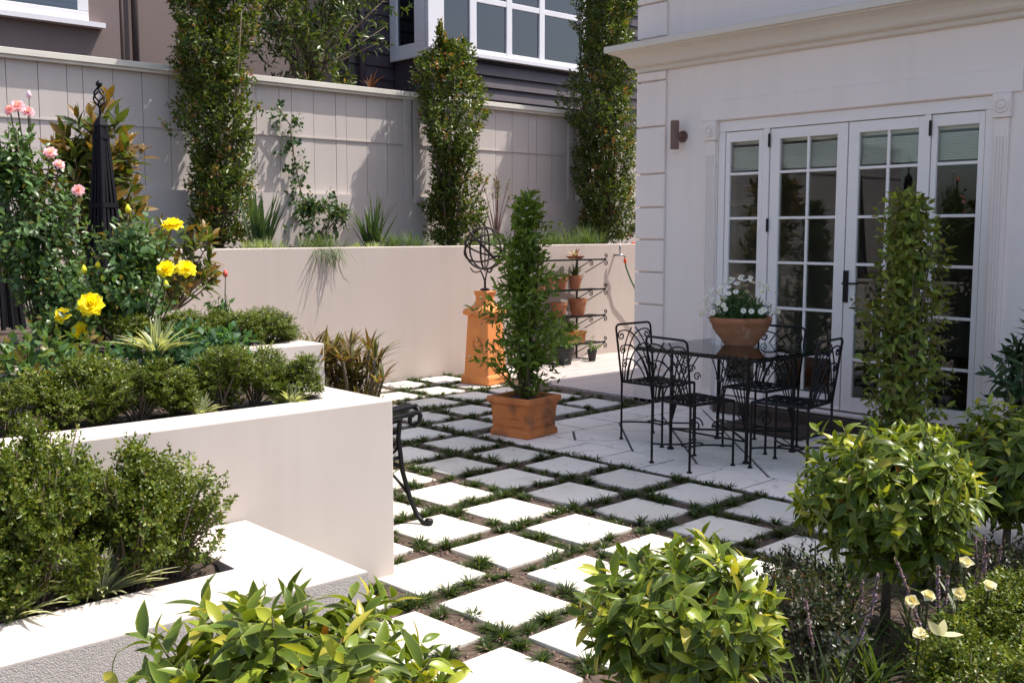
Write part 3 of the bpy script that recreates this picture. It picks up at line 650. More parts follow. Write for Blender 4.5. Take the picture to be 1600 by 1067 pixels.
# bowl with daisies on the table
bl = thing('flower_bowl', 'round terracotta bowl standing on the glass table, full of daisies', 'pot', (6.38,4.55,zt+.005))
o = MB(); o.lathe([(.118,0),(.124,.008),(.135,.03),(.172,.075),(.200,.115),(.212,.155),(.224,.162),(.228,.195),(.222,.205),(.205,.205),(.195,.18)], 40, cap=False); o.lathe([(.0,0),(.118,0)],40,cap=False); o.build('bowl', M['terra_pot'], bl, smooth=True)
o = MB(); o.lathe([(.0,.182),(.197,.182)], 24, cap=False); o.build('soil', M['soil'], bl)
rg = rs(21); dz = thing('daisy_plant', 'bushy plant covered in white daisies growing in the table bowl', 'flowers', (6.38,4.55,zt+.18))
lv = Leaves(); tp = sph(rg, 420); tp[:,2] = np.abs(tp[:,2])*.85; tp *= np.array([.25,.25,.29])*rg.uniform(.55,1.0,(420,1)); lv.shoots(rg, tp, tp*3+np.array([0,0,.25]), 7, .032, [(.05,.11,.03),(.07,.14,.04),(.04,.09,.025)], wr=.16, step=.4, th1=60); lv.build('foliage', M['matte'], dz)
fl = Leaves(); n = 13; ang = np.linspace(0,2*np.pi,n,endpoint=False); D = np.stack([np.cos(ang),np.sin(ang),0*ang+.12],1)
fl.leaves(D*.003, D, np.tile([0,0,1.],(n,1)), np.full(n,.0195), np.full(n,.0050), np.tile([(.78,.78,.80)],(n,1)), 'mid', .1, -.1)
ang = np.linspace(0,2*np.pi,9,endpoint=False); D = np.stack([np.cos(ang),np.sin(ang),0*ang],1); fl.leaves(np.tile([0,0,.004],(9,1)), D, np.tile([0,0,1.],(9,1)), np.full(9,.006), np.full(9,.003), np.tile([(.65,.42,.03)],(9,1)))
fm = fl.mesh('daisy_head'); fm.materials.append(M['petal'])
for k in range(100):
    d = nrm(np.array([rg.normal(), rg.normal(), abs(rg.normal())*.8+.15])); p = d*np.array([.275,.275,.31])*rg.uniform(.95,1.12)
    o = bpy.data.objects.new('daisy_head', fm); COL.objects.link(o); o.parent = dz; o.location = p
    o.rotation_euler = Vector(d*np.array([1,1,1])+np.array([rg.normal(0,.25)-.2,rg.normal(0,.25)-.15,.15])).to_track_quat('Z','Y').to_euler(); s_ = rg.uniform(.8,1.2); o.scale = (s_,)*3
# square terracotta planter with climber
sq = thing('square_planter', 'square terracotta pot with moulded rim at the corner of the patio', 'pot', (5.49,5.93,0), R_(10)); sq.scale = (.85,.85,.96)
o = MB(); o.square_lathe([(.212,0),(.222,.004),(.222,.045),(.214,.055),(.205,.06),(.213,.20),(.222,.255),(.232,.262),(.238,.27),(.248,.278),(.248,.315),(.24,.322),(.208,.322),(.198,.27)], cap=False); o.build('pot_body', M['terra'], sq, bevel=.008)
for ry in range(4):
    o = MB(); o.box(-.15,-.2145,.085,.15,-.2085,.088); o.box(-.15,-.2155,.215,.15,-.2085,.218); o.tube([(-.10,-.2125,.15),(.10,-.2125,.15)], .003, 5)
    p = o.build('relief_panel', M['terra'], sq, smooth=True); p.rotation_euler = (0,0,ry*math.pi/2)
o = MB(); o.box(-.203,-.203,.272,.203,.203,.285); o.build('soil', M['soil'], sq)
# pedestal and armillary
pd = thing('terracotta_pedestal', 'tall tapering terracotta pedestal against the cream wall', 'pedestal', (7.09,8.26,0), R_(12)); pd.scale = (.82,.82,1)
o = MB(); o.square_lathe([(.215,0),(.222,.006),(.222,.07),(.21,.09),(.192,.10),(.158,.70),(.158,.705)]); o.build('shaft', M['terra_light'], pd, bevel=.006)
o = MB(); o.square_lathe([(.16,.706),(.20,.725),(.205,.735),(.205,.76),(.19,.775),(.12,.81),(.105,.83),(.088,.86),(.085,.90),(.10,.94),(.105,.95),(.105,.965)]); o.build('cap', M['terra_light'], pd, bevel=.006)
for ry in range(4):
    o = MB(); o.tube([(.06*math.cos(a),-.1835,.42+.06*math.sin(a)) for a in np.linspace(0,2*math.pi,21)[:-1]], .008, 5, True); p = o.build('medallion', M['terra_light'], pd, smooth=True); p.rotation_euler = (0,0,ry*math.pi/2)
ar = thing('wire_sphere', 'rusty dark wire band sphere on a forked stem, standing on the pedestal', 'garden ornament', (7.09,8.26,.965), R_(20))
o = MB(); o.lathe([(.05,0),(.05,.02),(.02,.03)], 12); o.tube([(0,0,.02),(0,0,.10)], .013, 6)
for k in range(3):
    a = k*2.09; o.tube([(math.cos(a)*u,math.sin(a)*u,v) for u, v in bez((.0,.08),(.012,.15),(.05,.215))], .008, 5); o.tube([(math.cos(a)*u,math.sin(a)*u,v) for u, v in bez((.05,.205),(.12,.17),(.15,.24))], .007, 5)
o.build('stem', M['rust'], ar, smooth=True)
zc, Rr = .44, .215
for k in range(3):
    o = MB(); a = k*math.pi/3+.3; o.tube([(Rr*math.cos(b)*math.cos(a),Rr*math.cos(b)*math.sin(a),zc+Rr*math.sin(b)) for b in np.linspace(0,2*math.pi,37)[:-1]], .0105, 6, True); o.build('band', M['rust'], ar, smooth=True)
for inc in (.12, .75, -.6):
    o = MB(); rot = Matrix.Rotation(inc,3,'X') @ Matrix.Rotation(.4,3,'Y'); o.tube([tuple(rot @ Vector((Rr*1.02*math.cos(b),Rr*1.02*math.sin(b),0)) + Vector((0,0,zc))) for b in np.linspace(0,2*math.pi,37)[:-1]], .0105, 6, True); o.build('band', M['rust'], ar, smooth=True)
o = MB(); o.tube([(0,0,.20),(0,0,.66)], .007, 6); o.tube([(0,0,.66),(.0,0,.70)], [.02,.002], 6); o.build('arrow', M['rust'], ar)
# bench at the end of the middle planter
t = thing('garden_bench', 'black iron bench with scrolled slatted back, half hidden behind the middle planter', 'bench', (3.354,4.388,0))
dv = np.array([.954,.299,0]); nv = np.array([.299,-.954,0])
prof2 = [(0,.012),(-.03,.01),(-.065,.04),(-.115,.13),(-.165,.28),(-.19,.46),(-.178,.56),(-.15,.615),(-.11,.64),(-.06,.632),(-.042,.595),(-.05,.555),(-.08,.535),(-.11,.55),(-.112,.58),(-.09,.595)]
def bpt(s_, z, l): v = nv*s_ - dv*l; return (v[0], v[1], z)
for l in (0, .50):
    o = MB(); o.tube([bpt(s_,z,l) for s_,z in prof2], .0135, 8); o.lathe([(.001,-.0),(.02,.004),(.026,.02),(.02,.036),(.001,.04)], 12, bpt(.008,.0,l)); fo = o.build('end_frame', M['iron'], t, smooth=True)
    o = MB(); o.tube([bpt(*p, l) for p in ((-.165,.30),(-.35,.33),(-.55,.33),(-.57,.2),(-.60,.01))], .0125, 8); o.tube([bpt(*p, l) for p in bez((-.12,.14),(-.2,.25),(-.36,.325))], .008, 6); o.tube([bpt(*p, l) for p in bez((-.185,.42),(-.22,.36),(-.30,.335))], .008, 6); o.build('seat_frame', M['iron'], fo, smooth=True)
o = MB()
for s_, z in ((-.193,.42),(-.192,.48),(-.178,.545),(-.152,.60),(-.115,.632),(-.07,.632),(-.05,.60)): o.tube([bpt(s_-.004,z+.012,-.008), bpt(s_-.004,z+.012,.508)], .013, 6)
o.build('back_slats', M['iron'], t, smooth=True)
o = MB()
for s_ in np.linspace(-.2,-.54,7): o.tube([bpt(s_,.345,-.008), bpt(s_,.345,.508)], .013, 6)
o.build('seat_slats', M['iron'], t, smooth=True)
# wall rack
t = thing('plant_rack', 'black iron four tier plant rack with scroll ends against the cream wall', 'plant stand', (9.05,9.06,.012))
shz = (1.23,.865,.54,.205); xa, xb = -.55, .50
for z in shz:
    o = MB()
    for y in (-.22,-.15,-.08,-.02): o.box(xa,y,z-.006,xb,y+.022,z)
    o.box(xa,-.235,z-.012,xb,-.2205,z+.008)
    for x in (xa,0.2,xb-.012): o.box(x,-.22,z-.016,x+.012,.02,z-.0065)
    sh = o.build('shelf', M['iron'], t)
    o = MB()
    for x0 in (xb, .24):
        o.tube([(x0+u,-.228,z+v) for u, v in [(-.04,0)]+spiral(.0,.045,.03,1.3,-math.pi/2,1)], .006, 5) if x0 == xb else None
        o.tube([(x0+u,-.228,z+v) for u, v in [(-.04,-.01)]+spiral(.0,-.05,.034,1.3,math.pi/2,-1)], .006, 5)
        o.tube([(x0-.02,-.228,z-.02),(x0-.13,-.0,z-.17)], .006, 5)
    o.build('scroll', M['iron'], sh, smooth=True)
for x in (xa+.1,.22):
    o = MB(); o.box(x,-.005,0,x+.02,.012,1.30); o.box(x-.0,-.3,0,x+.02,-.006,.012); o.build('upright', M['iron'], t)
def flowerpot(name, label, loc, r, h, m, group=None, lip=True):
    t = thing(name, label, 'pot', loc, 0, group); o = MB()
    o.lathe([(0,0),(r*.66,0),(r*.70,.004),(r*.93,h*.78),(r,h*.79),(r*1.03,h),(r*.92,h),(r*.86,h*.85)], 20, cap=False); o.build('pot_body', m, t, smooth=False)
    o = MB(); o.lathe([(0,h*.86),(r*.87,h*.86)], 16, cap=False); o.build('soil', M['soil'], t); return t
yr = 8.95; zf = .012
gp_ = 'terracotta pots on the plant rack'
flowerpot('flower_pot', 'small terracotta pot with seedlings, left of the pair on the second rack shelf', (8.70,yr,zf+.873), .075, .15, M['terra_pot'], gp_)
flowerpot('flower_pot', 'small terracotta pot with yellow green sprouts, in the middle of the second rack shelf', (8.90,yr,zf+.873), .075, .15, M['terra_pot'], gp_)
flowerpot('flower_pot', 'terracotta pot of tall grass at the right end of the second rack shelf', (9.13,yr,zf+.873), .085, .165, M['terra_pot'], gp_)
flowerpot('flower_pot', 'wide empty looking terracotta pot on the third rack shelf', (9.18,yr,zf+.548), .115, .205, M['terra_pot'], gp_)
flowerpot('flower_pot', 'terracotta pot half hidden by the potted climber, third rack shelf', (8.86,yr,zf+.548), .10, .17, M['terra_pot'], gp_)
flowerpot('flower_pot', 'leftmost terracotta pot on the second rack shelf, mostly behind the potted climber', (8.54,yr,zf+.873), .08, .14, M['terra_pot'], gp_)
flowerpot('saucer_pot', 'shallow terracotta dish of pale succulents on the top rack shelf', (9.13,yr,zf+1.238), .12, .035, M['terra_pot'], gp_)
flowerpot('plastic_pot', 'small black plastic pot with a seedling on the deck under the rack', (9.20,8.72,.013), .06, .14, M['blackpot'])
flowerpot('plastic_pot', 'large dark plastic pot with leafy plant on the deck behind the potted climber', (8.72,8.72,.013), .12, .20, M['blackpot'])
tr = thing('trough_pot', 'long terracotta trough on the lowest rack shelf', 'pot', (9.10,yr,zf+.213)); o = MB()
pr = [(.155,.055,0),(.165,.06,.115),(.175,.07,.118),(.175,.07,.14),(.16,.055,.14),(.155,.05,.12)]
o.add([(sx*a_,sy*b_,z) for a_,b_,z in pr for sx,sy in ((-1,-1),(1,-1),(1,1),(-1,1))], [(i*4+k,i*4+(k+1)%4,(i+1)*4+(k+1)%4,(i+1)*4+k) for i in range(5) for k in range(4)] + [(3,2,1,0)])
o.build('pot_body', M['terra'], tr); o = MB(); o.box(-.155,-.05,.10,.155,.05,.122); o.build('soil', M['soil'], tr)
rg = rs(31)
def small_plant(name, label, loc, kind, h, r, n=60, pal='jas'):
    t = Leaves()
    if kind == 'grass': t.blades(rg, [loc], n, h, .004, G['mondo'], (.1,.7), 5, .5)
    elif kind == 'rosette': 
        t.blades(rg, [loc], n, h, .010, [(.42,.40,.36),(.30,.26,.20),(.25,.12,.10)], (.3,1.), 4, .2)
    else:
        tp = rg.normal(0,1,(n,3))*np.array([r*.5,r*.5,h*.3]) + np.array([loc[0],loc[1],loc[2]+h*.5]); t.shoots(rg, tp, tp-np.array(loc), 6, .035, G[pal], G['jas_y'], wr=.22)
        for k in range(8): pass
    o = t.build(name, M['leaf']); tag(o, label, 'plant'); return o
small_plant('potted_grass', 'tuft of green grass in the right pot of the second rack shelf', (9.13,yr,zf+1.01), 'grass', .20, .1, 90)
small_plant('succulent', 'pale pinkish succulents in the dish on the top rack shelf', (9.13,yr,zf+1.265), 'rosette', .12, .1, 26)
small_plant('seedling', 'yellow green sprouts in the middle small pot of the second rack shelf', (8.90,yr,zf+1.0), 'leaf', .10, .09, 24, 'jas')
small_plant('seedling', 'reddish sparse seedlings in the left small pot of the second rack shelf', (8.70,yr,zf+1.0), 'leaf', .09, .08, 12, 'cord')
small_plant('trailing_plant', 'grey green plant trailing from the trough on the lowest rack shelf', (9.02,yr,zf+.36), 'leaf', .13, .10, 110, 'rose')
small_plant('seedling', 'dark seedling in the small black plastic pot on the deck', (9.20,8.72,.14), 'leaf', .08, .08, 18, 'rose')
small_plant('leafy_plant', 'leafy dark plant in the large plastic pot on the deck under the rack', (8.72,8.72,.2), 'leaf', .26, .24, 130, 'rose')
# tap and hose
t = thing('garden_tap', 'small metal garden tap on the cream wall right of the plant rack', 'tap', (10.06,wl_y(10.06),1.28))
o = MB(); o.tube([(0,0,0),(0,-.10,0)], .014, 8); o.tube([(-.03,-.10,.0),(.05,-.105,.0),(.085,-.108,-.015),(.09,-.108,-.05)], .013, 8); o.build('spout', M['steel'], t, smooth=True)
o = MB(); o.tube([(0,-.1,.0),(0,-.1,.07)], .009, 8); o.tube([(0,-.1,.06),(0,-.1,.13)], [.012,.016], 8); o.build('handle', M['steel'], t, smooth=True)
o = MB(); x0, y0 = 10.15, wl_y(10.06)-.108
o.tube([(x0,y0,1.21),(x0+.02,y0,1.12),(x0+.10,y0,.98),(x0+.25,y0+.02,.80),(x0+.42,y0+.03,.64),(x0+.7,y0+.03,.42),(x0+.9,y0,.10),(x0+1.2,y0-.1,.03),(x0+1.8,y0-.4,.03)], .011, 8)
ho = thing('garden_hose', 'green garden hose with orange connector hanging from the wall tap', 'hose', (x0,y0,1.2)); o.build('hose', M['hose'], ho, True, smooth=True)
o = MB(); o.lathe([(.013,-.025),(.02,-.02),(.02,.03),(.014,.036)], 12, (x0,y0,1.20)); o.build('connector', M['orange'], ho, True)
o = MB(); o.tube([(10.55+u*.12,9.28+v*.03,1.425) for u, v in ((0,0),(1,.5),(2,0))], .02, 6); tag(o.build('red_nozzle', M['orange'], smooth=True), 'small red orange hose nozzle lying on top of the retaining wall by the house corner', 'hose nozzle')
# obelisks
def obelisk(label, loc, rz, h=1.28):
    t = thing('garden_obelisk', label, 'obelisk', loc, rz, 'black timber obelisks in the rose bed')
    b0, b1 = .095, .021
    for k in range(4):
        o = MB(); ca, sa = math.cos(k*math.pi/2), math.sin(k*math.pi/2)
        for q in (-1,-.34,.34):
            p0 = (q*b0,-b0); p1 = (q*b1,-b1); w0 = .014 if q == -1 else .010
            vs = []
            for (x,y,z) in ((*p0,0),(*p1,h)):
                for dx,dy in ((-w0,-w0),(w0,-w0),(w0,w0),(-w0,w0)): X_,Y_ = x+dx*(1 if z==0 else .8),y+dy*(1 if z==0 else .8); vs.append((X_*ca-Y_*sa, X_*sa+Y_*ca, z))
            o.add(vs, [(0,1,5,4),(1,2,6,5),(2,3,7,6),(3,0,4,7),(3,2,1,0),(4,5,6,7)])
        o.build('slat_side', M['blackwood'], t)
    for z in (.35,.75,1.2):
        o = MB(); hb = b0+(b1-b0)*z/h+.014; o.square_lathe([(hb,z),(hb,z+.03),(hb-.012,z+.03),(hb-.012,z),(hb,z)], cap=False); o.build('band', M['blackwood'], t)
    o = MB(); o.square_lathe([(.034,h),(.036,h+.012),(.032,h+.02),(.004,h+.08)]); o.build('cap', M['blackwood'], t)
    o = MB(); o.tube([(0,0,h+.08),(0,0,h+.13)], .008, 6)
    for k in range(4): o.tube([((.005+.036*math.sin(math.pi*u))*math.cos(k*1.571+u*3),(.005+.036*math.sin(math.pi*u))*math.sin(k*1.571+u*3),h+.13+.13*u) for u in np.linspace(0,1,14)], .006, 5)
    o.lathe([(.002,h+.255),(.018,h+.268),(.022,h+.28),(.018,h+.292),(.002,h+.305)], 12); o.build('finial', M['iron'], t, smooth=True); return t
obelisk('black timber obelisk with wire basket finial standing in front of the magnolia', (2.70,7.06,.985), R_(20))
obelisk('black timber obelisk at the left picture edge among the pink roses', (1.93,6.78,.985), R_(15))

# ================================================================== plants
def stems(name, base, tips, rg, n, r0, m, parent, world=False, bend=.25, rt=.3):
    s = MB(); b = np.array(base, float); idx = rg.choice(len(tips), min(n,len(tips)), replace=False)
    for i in idx:
        p = np.array(tips[i]); mid = b*.5+p*.5 + rg.normal(0,.06,3)*np.linalg.norm(p-b)*bend*2; bb = b + np.array([rg.normal(0,.02),rg.normal(0,.02),0])*(.5+r0*20)
        s.tube(bez(bb, mid, p, 6), np.linspace(r0, r0*rt, 6), 5)
    return s.build(name, m, parent, world, smooth=True)
def column(label, loc, top, rad, lumps, seed, shift=0):
    rg = rs(seed); t = thing('clipped_column', label, 'shrub', loc, 0, 'leafy columns in front of the fence'); n = int(1350*top*rad/.9)
    z = rg.uniform(.02,1,n)**.95*top; ph = rg.uniform(0,2*np.pi,n)
    f = np.ones(n)*1.0; n_ = n
    for (a,b,c,d) in lumps: f += d*np.sin(a*z+b+c*ph)
    r = rad*np.clip(f,.55,1.35)*np.where(rg.uniform(0,1,n)<.75, rg.uniform(.8,1.05,n), rg.uniform(.3,.8,n))*np.clip((top-z)/.35+.35,0,1)*np.clip(z/.2+.75,0,1)*(np.interp(z,[0,.5,.9,1.25,1.6,2.0,2.4],[.95,1.0,.80,.78,1.02,1.15,1.0]) if abs(loc[0]-8.3)<.5 else 1)
    nb = 46; bz, bp = rg.uniform(0,top,nb), rg.uniform(0,2*np.pi,nb); ba = rg.choice([-.42,.36,.26,-.3],nb); bw = rg.uniform(.09,.22,nb)
    for q in range(nb): r = r*(1+ba[q]*np.exp(-((z-bz[q])**2+(rad*np.angle(np.exp(1j*(ph-bp[q]))))**2)/bw[q]**2))
    tips = np.stack([r*np.cos(ph)+shift*z, r*np.sin(ph)*.9, z],1); ax = np.stack([np.cos(ph),np.sin(ph),np.full(n,.75)],1)+rg.normal(0,.35,(n,3))
    lv = Leaves(); lv.shoots(rg, tips, ax, 8, .062, G['pilly'], G['pilly_y'], wr=.27, step=.36, yfrac=.16, ymask=rg.uniform(0,1,n)<.13, fold=.35)
    lv.build('foliage', M['gloss'], t); stems('stem', (0,0,-.02), tips[tips[:,2]>.5], rg, 26, .018, M['bark'], t); return t, rg
column('tall leafy column shrub at the left of the fence, cut off by the picture top', (5.26,10.55,1.38), 3.4, .405, [(2.4,.5,1,.10),(5.1,1,2,.09),(9,0,3,.05)], 41)
c2, rg = column('twin peaked leafy column shrub in the middle of the fence, below the bay window', (8.47,10.55,1.38), 2.62, .40, [(3.0,-.6,1,.08),(7.3,1.2,1,.10),(8,0,2,.06)], 42)
for k, (dx, zz) in enumerate(((-.14,2.80),(.24,2.64))):
    n = 90; z = rg.uniform(0,1,n); ph = rg.uniform(0,6.28,n); r = .15*(1-z)+.02; tips = np.stack([dx+r*np.cos(ph), r*np.sin(ph), zz-.55+z*.6],1)
    lv = Leaves(); lv.shoots(rg, tips, np.stack([np.cos(ph)*.5,np.sin(ph)*.5,np.ones(n)],1), 8, .05, G['pilly'], G['pilly_y'], wr=.25, step=.42, ymask=rg.uniform(0,1,n)<.4); lv.build('peak', M['gloss'], c2)
column('dark leafy column shrub rising against the sky beside the house corner', (11.36,10.55,1.38), 4.05, .47, [(2.2,.9,1,.12),(5.5,0,1,.12),(7,2,2,.06)], 43)

def box_mesh(seed, h=.42, r=.185, ns=820):
    rg = rs(seed); nst = 9; lv = Leaves(); tips = []; ax = []
    sd = np.stack([rg.normal(0,.5,nst),rg.normal(0,.5,nst),np.ones(nst)],1); sd[:,:2] = np.clip(sd[:,:2],-.9,.9)
    bc = np.stack([rg.uniform(-.62,.62,13)*r, rg.uniform(-.62,.62,13)*r, rg.uniform(.28,.86,13)*h],1); br = rg.uniform(.38,.62,13)*r
    for k in range(ns):
        q = rg.integers(13); d = nrm(rg.normal(0,1,3)); p = bc[q] + d*br[q]*rg.uniform(.55,1.05)*np.array([1,1,1.15]); p[2] = max(p[2], .035*rg.uniform(.5,2.5))
        tips.append(p); ax.append(np.array([d[0],d[1],.6+d[2]*.6])+rg.normal(0,.3,3))
    tips = np.array(tips); ax = np.array(ax); cl = rg.uniform(-1,1,(5,3))*np.array([r,r,0])+np.array([0,0,h]); ym = (np.linalg.norm(tips[:,None]-cl[None],axis=2).min(1) < .07) & (rg.uniform(0,1,ns) < .7)
    lv.shoots(rg, tips, ax, 10, .0172, G['box'], G['box_y'], wr=.31, step=.33, th0=25, th1=85, ymask=ym, fold=.3)
    return lv, tips, rg
BOX = []
for sd in (51,52,53):
    t = thing('box_plant', 'x', 'shrub', (0,0,-50)); lv, tips, rg = box_mesh(sd); lv.build('foliage', M['gloss'], t); stems('stem', (0,0,-.02), tips, rg, 26, .005, M['bark'], t, bend=.1, rt=.4); BOX.append(t)
rb = random.Random(8); bcount = [0]
def boxp(x, y, z, sc, label, group, sz=1.0):
    k = bcount[0]; bcount[0] += 1; src = BOX[k % 3]; s3 = (sc*rb.uniform(.93,1.07), sc*rb.uniform(.93,1.07), sc*sz*rb.uniform(.95,1.05))
    if k < 3: o = src; o.location = (x,y,z); o.rotation_euler = (0,0,rb.uniform(0,6)); o.scale = s3; o['label'] = label; o['group'] = group
    else: o = dup(src, (x,y,z), rb.uniform(0,6), label, group, s3)
    return o
g1, g2, g3, g4 = 'box plants in the lowest planter', 'box hedge plants in the middle planter', 'box hedge plants along the upper bed', 'box plants at the bottom right'
boxp(1.49,3.45,.365,1.12,'box plant at the right end of the lowest planter, beside its white end', g1, .98)
boxp(1.34,3.40,.365,1.15,'box plant right of the striped grass clump in the lowest planter', g1)
boxp(1.05,3.42,.365,1.15,'box plant with a bare brown stem, left of the striped grass in the lowest planter', g1, 1.1)
boxp(.86,3.42,.365,1.15,'leftmost box plant in the front of the lowest planter, at the picture edge', g1, 1.1)
boxp(1.30,3.69,.365,1.05,'rightmost box plant of the back row in the lowest planter, against the middle planter', g1, .88)
boxp(1.05,3.71,.365,1.12,'second box plant from the right in the back row of the lowest planter', g1, 1.22)
boxp(.84,3.70,.365,1.15,'third box plant from the right in the back row of the lowest planter', g1, 1.38)
od = ['rightmost','second from the right','third from the right','fourth from the right','fifth from the right','sixth from the right','seventh from the right','eighth from the right']
for k, x in enumerate((2.47,2.29,2.11,1.93,1.75,1.57,1.39,1.21)): boxp(x, 4.27+rb.uniform(-.02,.03), .775, .94, 'box plant in the hedge along the middle planter rim, '+od[k], g2, .60+.06*(k%3))
for k, x in enumerate((2.80,2.66,2.51,2.36,2.20,2.04)): boxp(x, 5.04+rb.uniform(-.03,.03), .965, .86, 'box plant in the short hedge behind the upper bed rim, '+od[k], g3, .56)
for k, (x, y, s_, lab) in enumerate(((3.50,1.42,1.15,'box plant under the cream flowers at the right, nearest the right picture edge'),(3.26,1.36,1.1,'box plant in the lower right corner beside the fallen cream petals'),(3.02,1.30,1.05,'box plant at the bottom edge, just left of the pointed cream petals'),(3.78,1.5,1.1,'box plant behind the corner hedge at the right picture edge'),(3.30,1.18,1.0,'box plant cut off by the bottom picture edge at the far right'))): boxp(x, y, -.02, s_, lab, g4, .80)

# standard (lollipop) bushes
def standard(label, loc, zc, R, seed, L=.092, ns=125):
    rg = rs(seed); t = thing('standard_bush', label, 'shrub', (loc[0],loc[1],-.035), rg.uniform(0,6), 'clipped ball bushes on thin trunks in a row')
    zc += .035
    d = sph(rg, ns); d[:,2] = d[:,2]*.95+.08; rad = R*rg.uniform(.80,1.0,ns)*(1+.07*np.sin(5*d[:,0]+seed)+.06*np.sin(6*d[:,1])); tips = d*rad[:,None]*np.array([1,1,.82]); ax = d*1.0 + np.array([0,0,.55]) + rg.normal(0,.22,(ns,3))
    lv = Leaves(); c0 = np.array([0,0,zc])
    lv.shoots(rg, tips+c0, ax, 9, L, G['topi'], G['topi_y'], wr=.180, step=.16, th0=22, th1=102, kind='big', droop=.46, fold=.30, grav=.20, yfrac=.22, margin=((.34,.36,.06), .55))
    n2 = ns; d = sph(rg, n2); tips2 = d*R*rg.uniform(.35,.75,(n2,1))*np.array([1,1,.85]); lv.shoots(rg, tips2+c0, d+np.array([0,0,.3]), 6, L, G['topi']*3+[(.28,.12,.025)], wr=.18, step=.2, th0=40, th1=110, kind='mid', droop=.3, grav=.2)
    lv.build('crown', M['gloss'], t)
    s = MB(); s.tube([(0,0,0),(.006,.004,zc*.4),(-.004,.0,zc*.75),(0,0,zc)], [.021,.018,.017,.015], 8)
    s.build('trunk', M['bark'], t, smooth=True); stems('twigs', (0,0,zc-R*.6), tips+c0, rg, 60, .006, M['stem'], t, bend=.15, rt=.35)
    for k in range(5):
        p = tips[rg.integers(ns)]+c0; bd = MB(); bd.lathe([(.001,-.012),(.008,-.004),(.009,.004),(.003,.016)], 8, tuple(p)); bd.build('bud', M['bud'], t, smooth=True)
    return t
standard('glossy ball bush in the front left foreground, overlapping the lowest planter', (1.075,1.885), .505, .375, 61, .092, 230)
standard('glossy ball bush at the bottom centre, in front of the cream pavers', (2.41,1.90), .40, .305, 62, .090, 200)
standard('lollipop bush on a thin bare trunk in front of the patio table', (3.785,1.98), .545, .365, 63, .086, 230)
standard('lollipop bush at the right picture edge, behind the one with a visible trunk', (5.25,2.12), .41, .39, 64, .092, 150)

def bush_tips(rg, n, c, r, shell=.5):
    d = sph(rg, n); return np.array(c) + d*np.array(r)*rg.uniform(shell,1,(n,1)), d
for k, (x, y, r, h, lab) in enumerate(((3.12,1.92,.24,.46,'dark small leaved bush between the two front standard bushes'),(3.42,2.14,.22,.40,'dark low bush left of the thin trunk of the middle standard bush'),(4.35,1.75,.30,.34,'dark low shrub in deep shade behind the cream flowers'))):  # a separate species with naturally dark leaves
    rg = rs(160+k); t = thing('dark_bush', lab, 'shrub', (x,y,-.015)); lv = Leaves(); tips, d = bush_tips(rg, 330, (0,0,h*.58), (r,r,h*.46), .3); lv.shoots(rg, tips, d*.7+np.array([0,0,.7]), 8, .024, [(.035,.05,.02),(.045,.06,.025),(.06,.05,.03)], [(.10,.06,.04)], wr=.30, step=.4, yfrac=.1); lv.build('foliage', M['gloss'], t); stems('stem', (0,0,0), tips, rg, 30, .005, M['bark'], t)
# climber in the square pot
rg = rs(71); t = thing('potted_climber', 'narrow upright dark green climber with white flowers growing in the square terracotta pot', 'climber', (5.52,5.93,.285))
n = 520; u = rg.uniform(0,1,n)**1.1; z = .10 + u*1.50; ph = rg.uniform(0,6.28,n); prof_r = np.interp(z, [.1,.22,.45,.62,.9,1.05,1.3,1.6,1.64], [.17,.23,.30,.31,.25,.20,.155,.07,.02])*(1+.16*np.sin(7*z+2*ph)+.1*np.sin(13*z-ph))
dn = np.where((z < .22) & (rg.uniform(0,1,n) < .55), 0, 1).astype(bool); r = prof_r*rg.uniform(.30,1.20,n)*(1+.42*np.sin(6.2*z+ph+.7)*np.sin(9*z-2*ph))
tips = np.stack([r*np.cos(ph)-.02*z+.03*np.sin(5*z), r*np.sin(ph), z],1)[dn]; ax = np.stack([np.cos(ph),np.sin(ph),rg.uniform(.1,1.2,n)],1)[dn]
lv = Leaves(); lv.shoots(rg, tips, ax+rg.normal(0,.3,ax.shape), 8, .070, G['jas'], G['jas_y'], wr=.20, step=.36, th1=85, kind='mid', yfrac=.15, grav=.08)
nf = 46; k = rg.choice(len(tips), nf); P = tips[k]+nrm(ax[k])*.03
for q in range(5):
    a = q*1.2566+rg.uniform(0,1,nf); D = np.stack([np.cos(a),np.sin(a),rg.normal(0,.4,nf)],1); lv.leaves(P, D, ax[k], np.full(nf,.016), np.full(nf,.005), np.tile([(.72,.72,.68)],(nf,1)))
lv.build('foliage', M['leaf'], t); stems('stem', (0,0,-.01), tips, rg, 40, .007, M['stem'], t, bend=.2)
for k in range(3): s = MB(); s.tube([(.07*math.cos(k*2.1),.07*math.sin(k*2.1),0),(0,0,1.45)], .006, 6); s.build('stake', M['bark'], t)
# climber by the doors
rg = rs(72); t = thing('door_climber', 'tall olive green climber on a stake in front of the right french door', 'climber', (6.93,3.56,0))
n = 600; u = rg.uniform(0,1,n); z = .12+u*1.72; ph = rg.uniform(0,6.28,n); pr_ = np.interp(z,[.1,.4,.8,1.2,1.6,1.86],[.24,.31,.31,.275,.235,.14])*(1+.15*np.sin(6*z+ph)+.1*np.sin(11*z-2*ph)); r = pr_*rg.uniform(.4,1.05,n)
tips = np.stack([r*np.cos(ph),r*np.sin(ph),z],1); ax = np.stack([np.cos(ph),np.sin(ph),rg.uniform(-.2,1.1,n)],1)
lv = Leaves(); lv.shoots(rg, tips, ax, 6, .075, [(.15,.19,.03),(.18,.215,.034),(.11,.155,.026),(.20,.18,.034)], [(.28,.34,.06)], wr=.24, step=.4, th1=85, kind='mid', yfrac=.2, grav=.18, droop=.3); lv.build('foliage', M['leaf'], t)
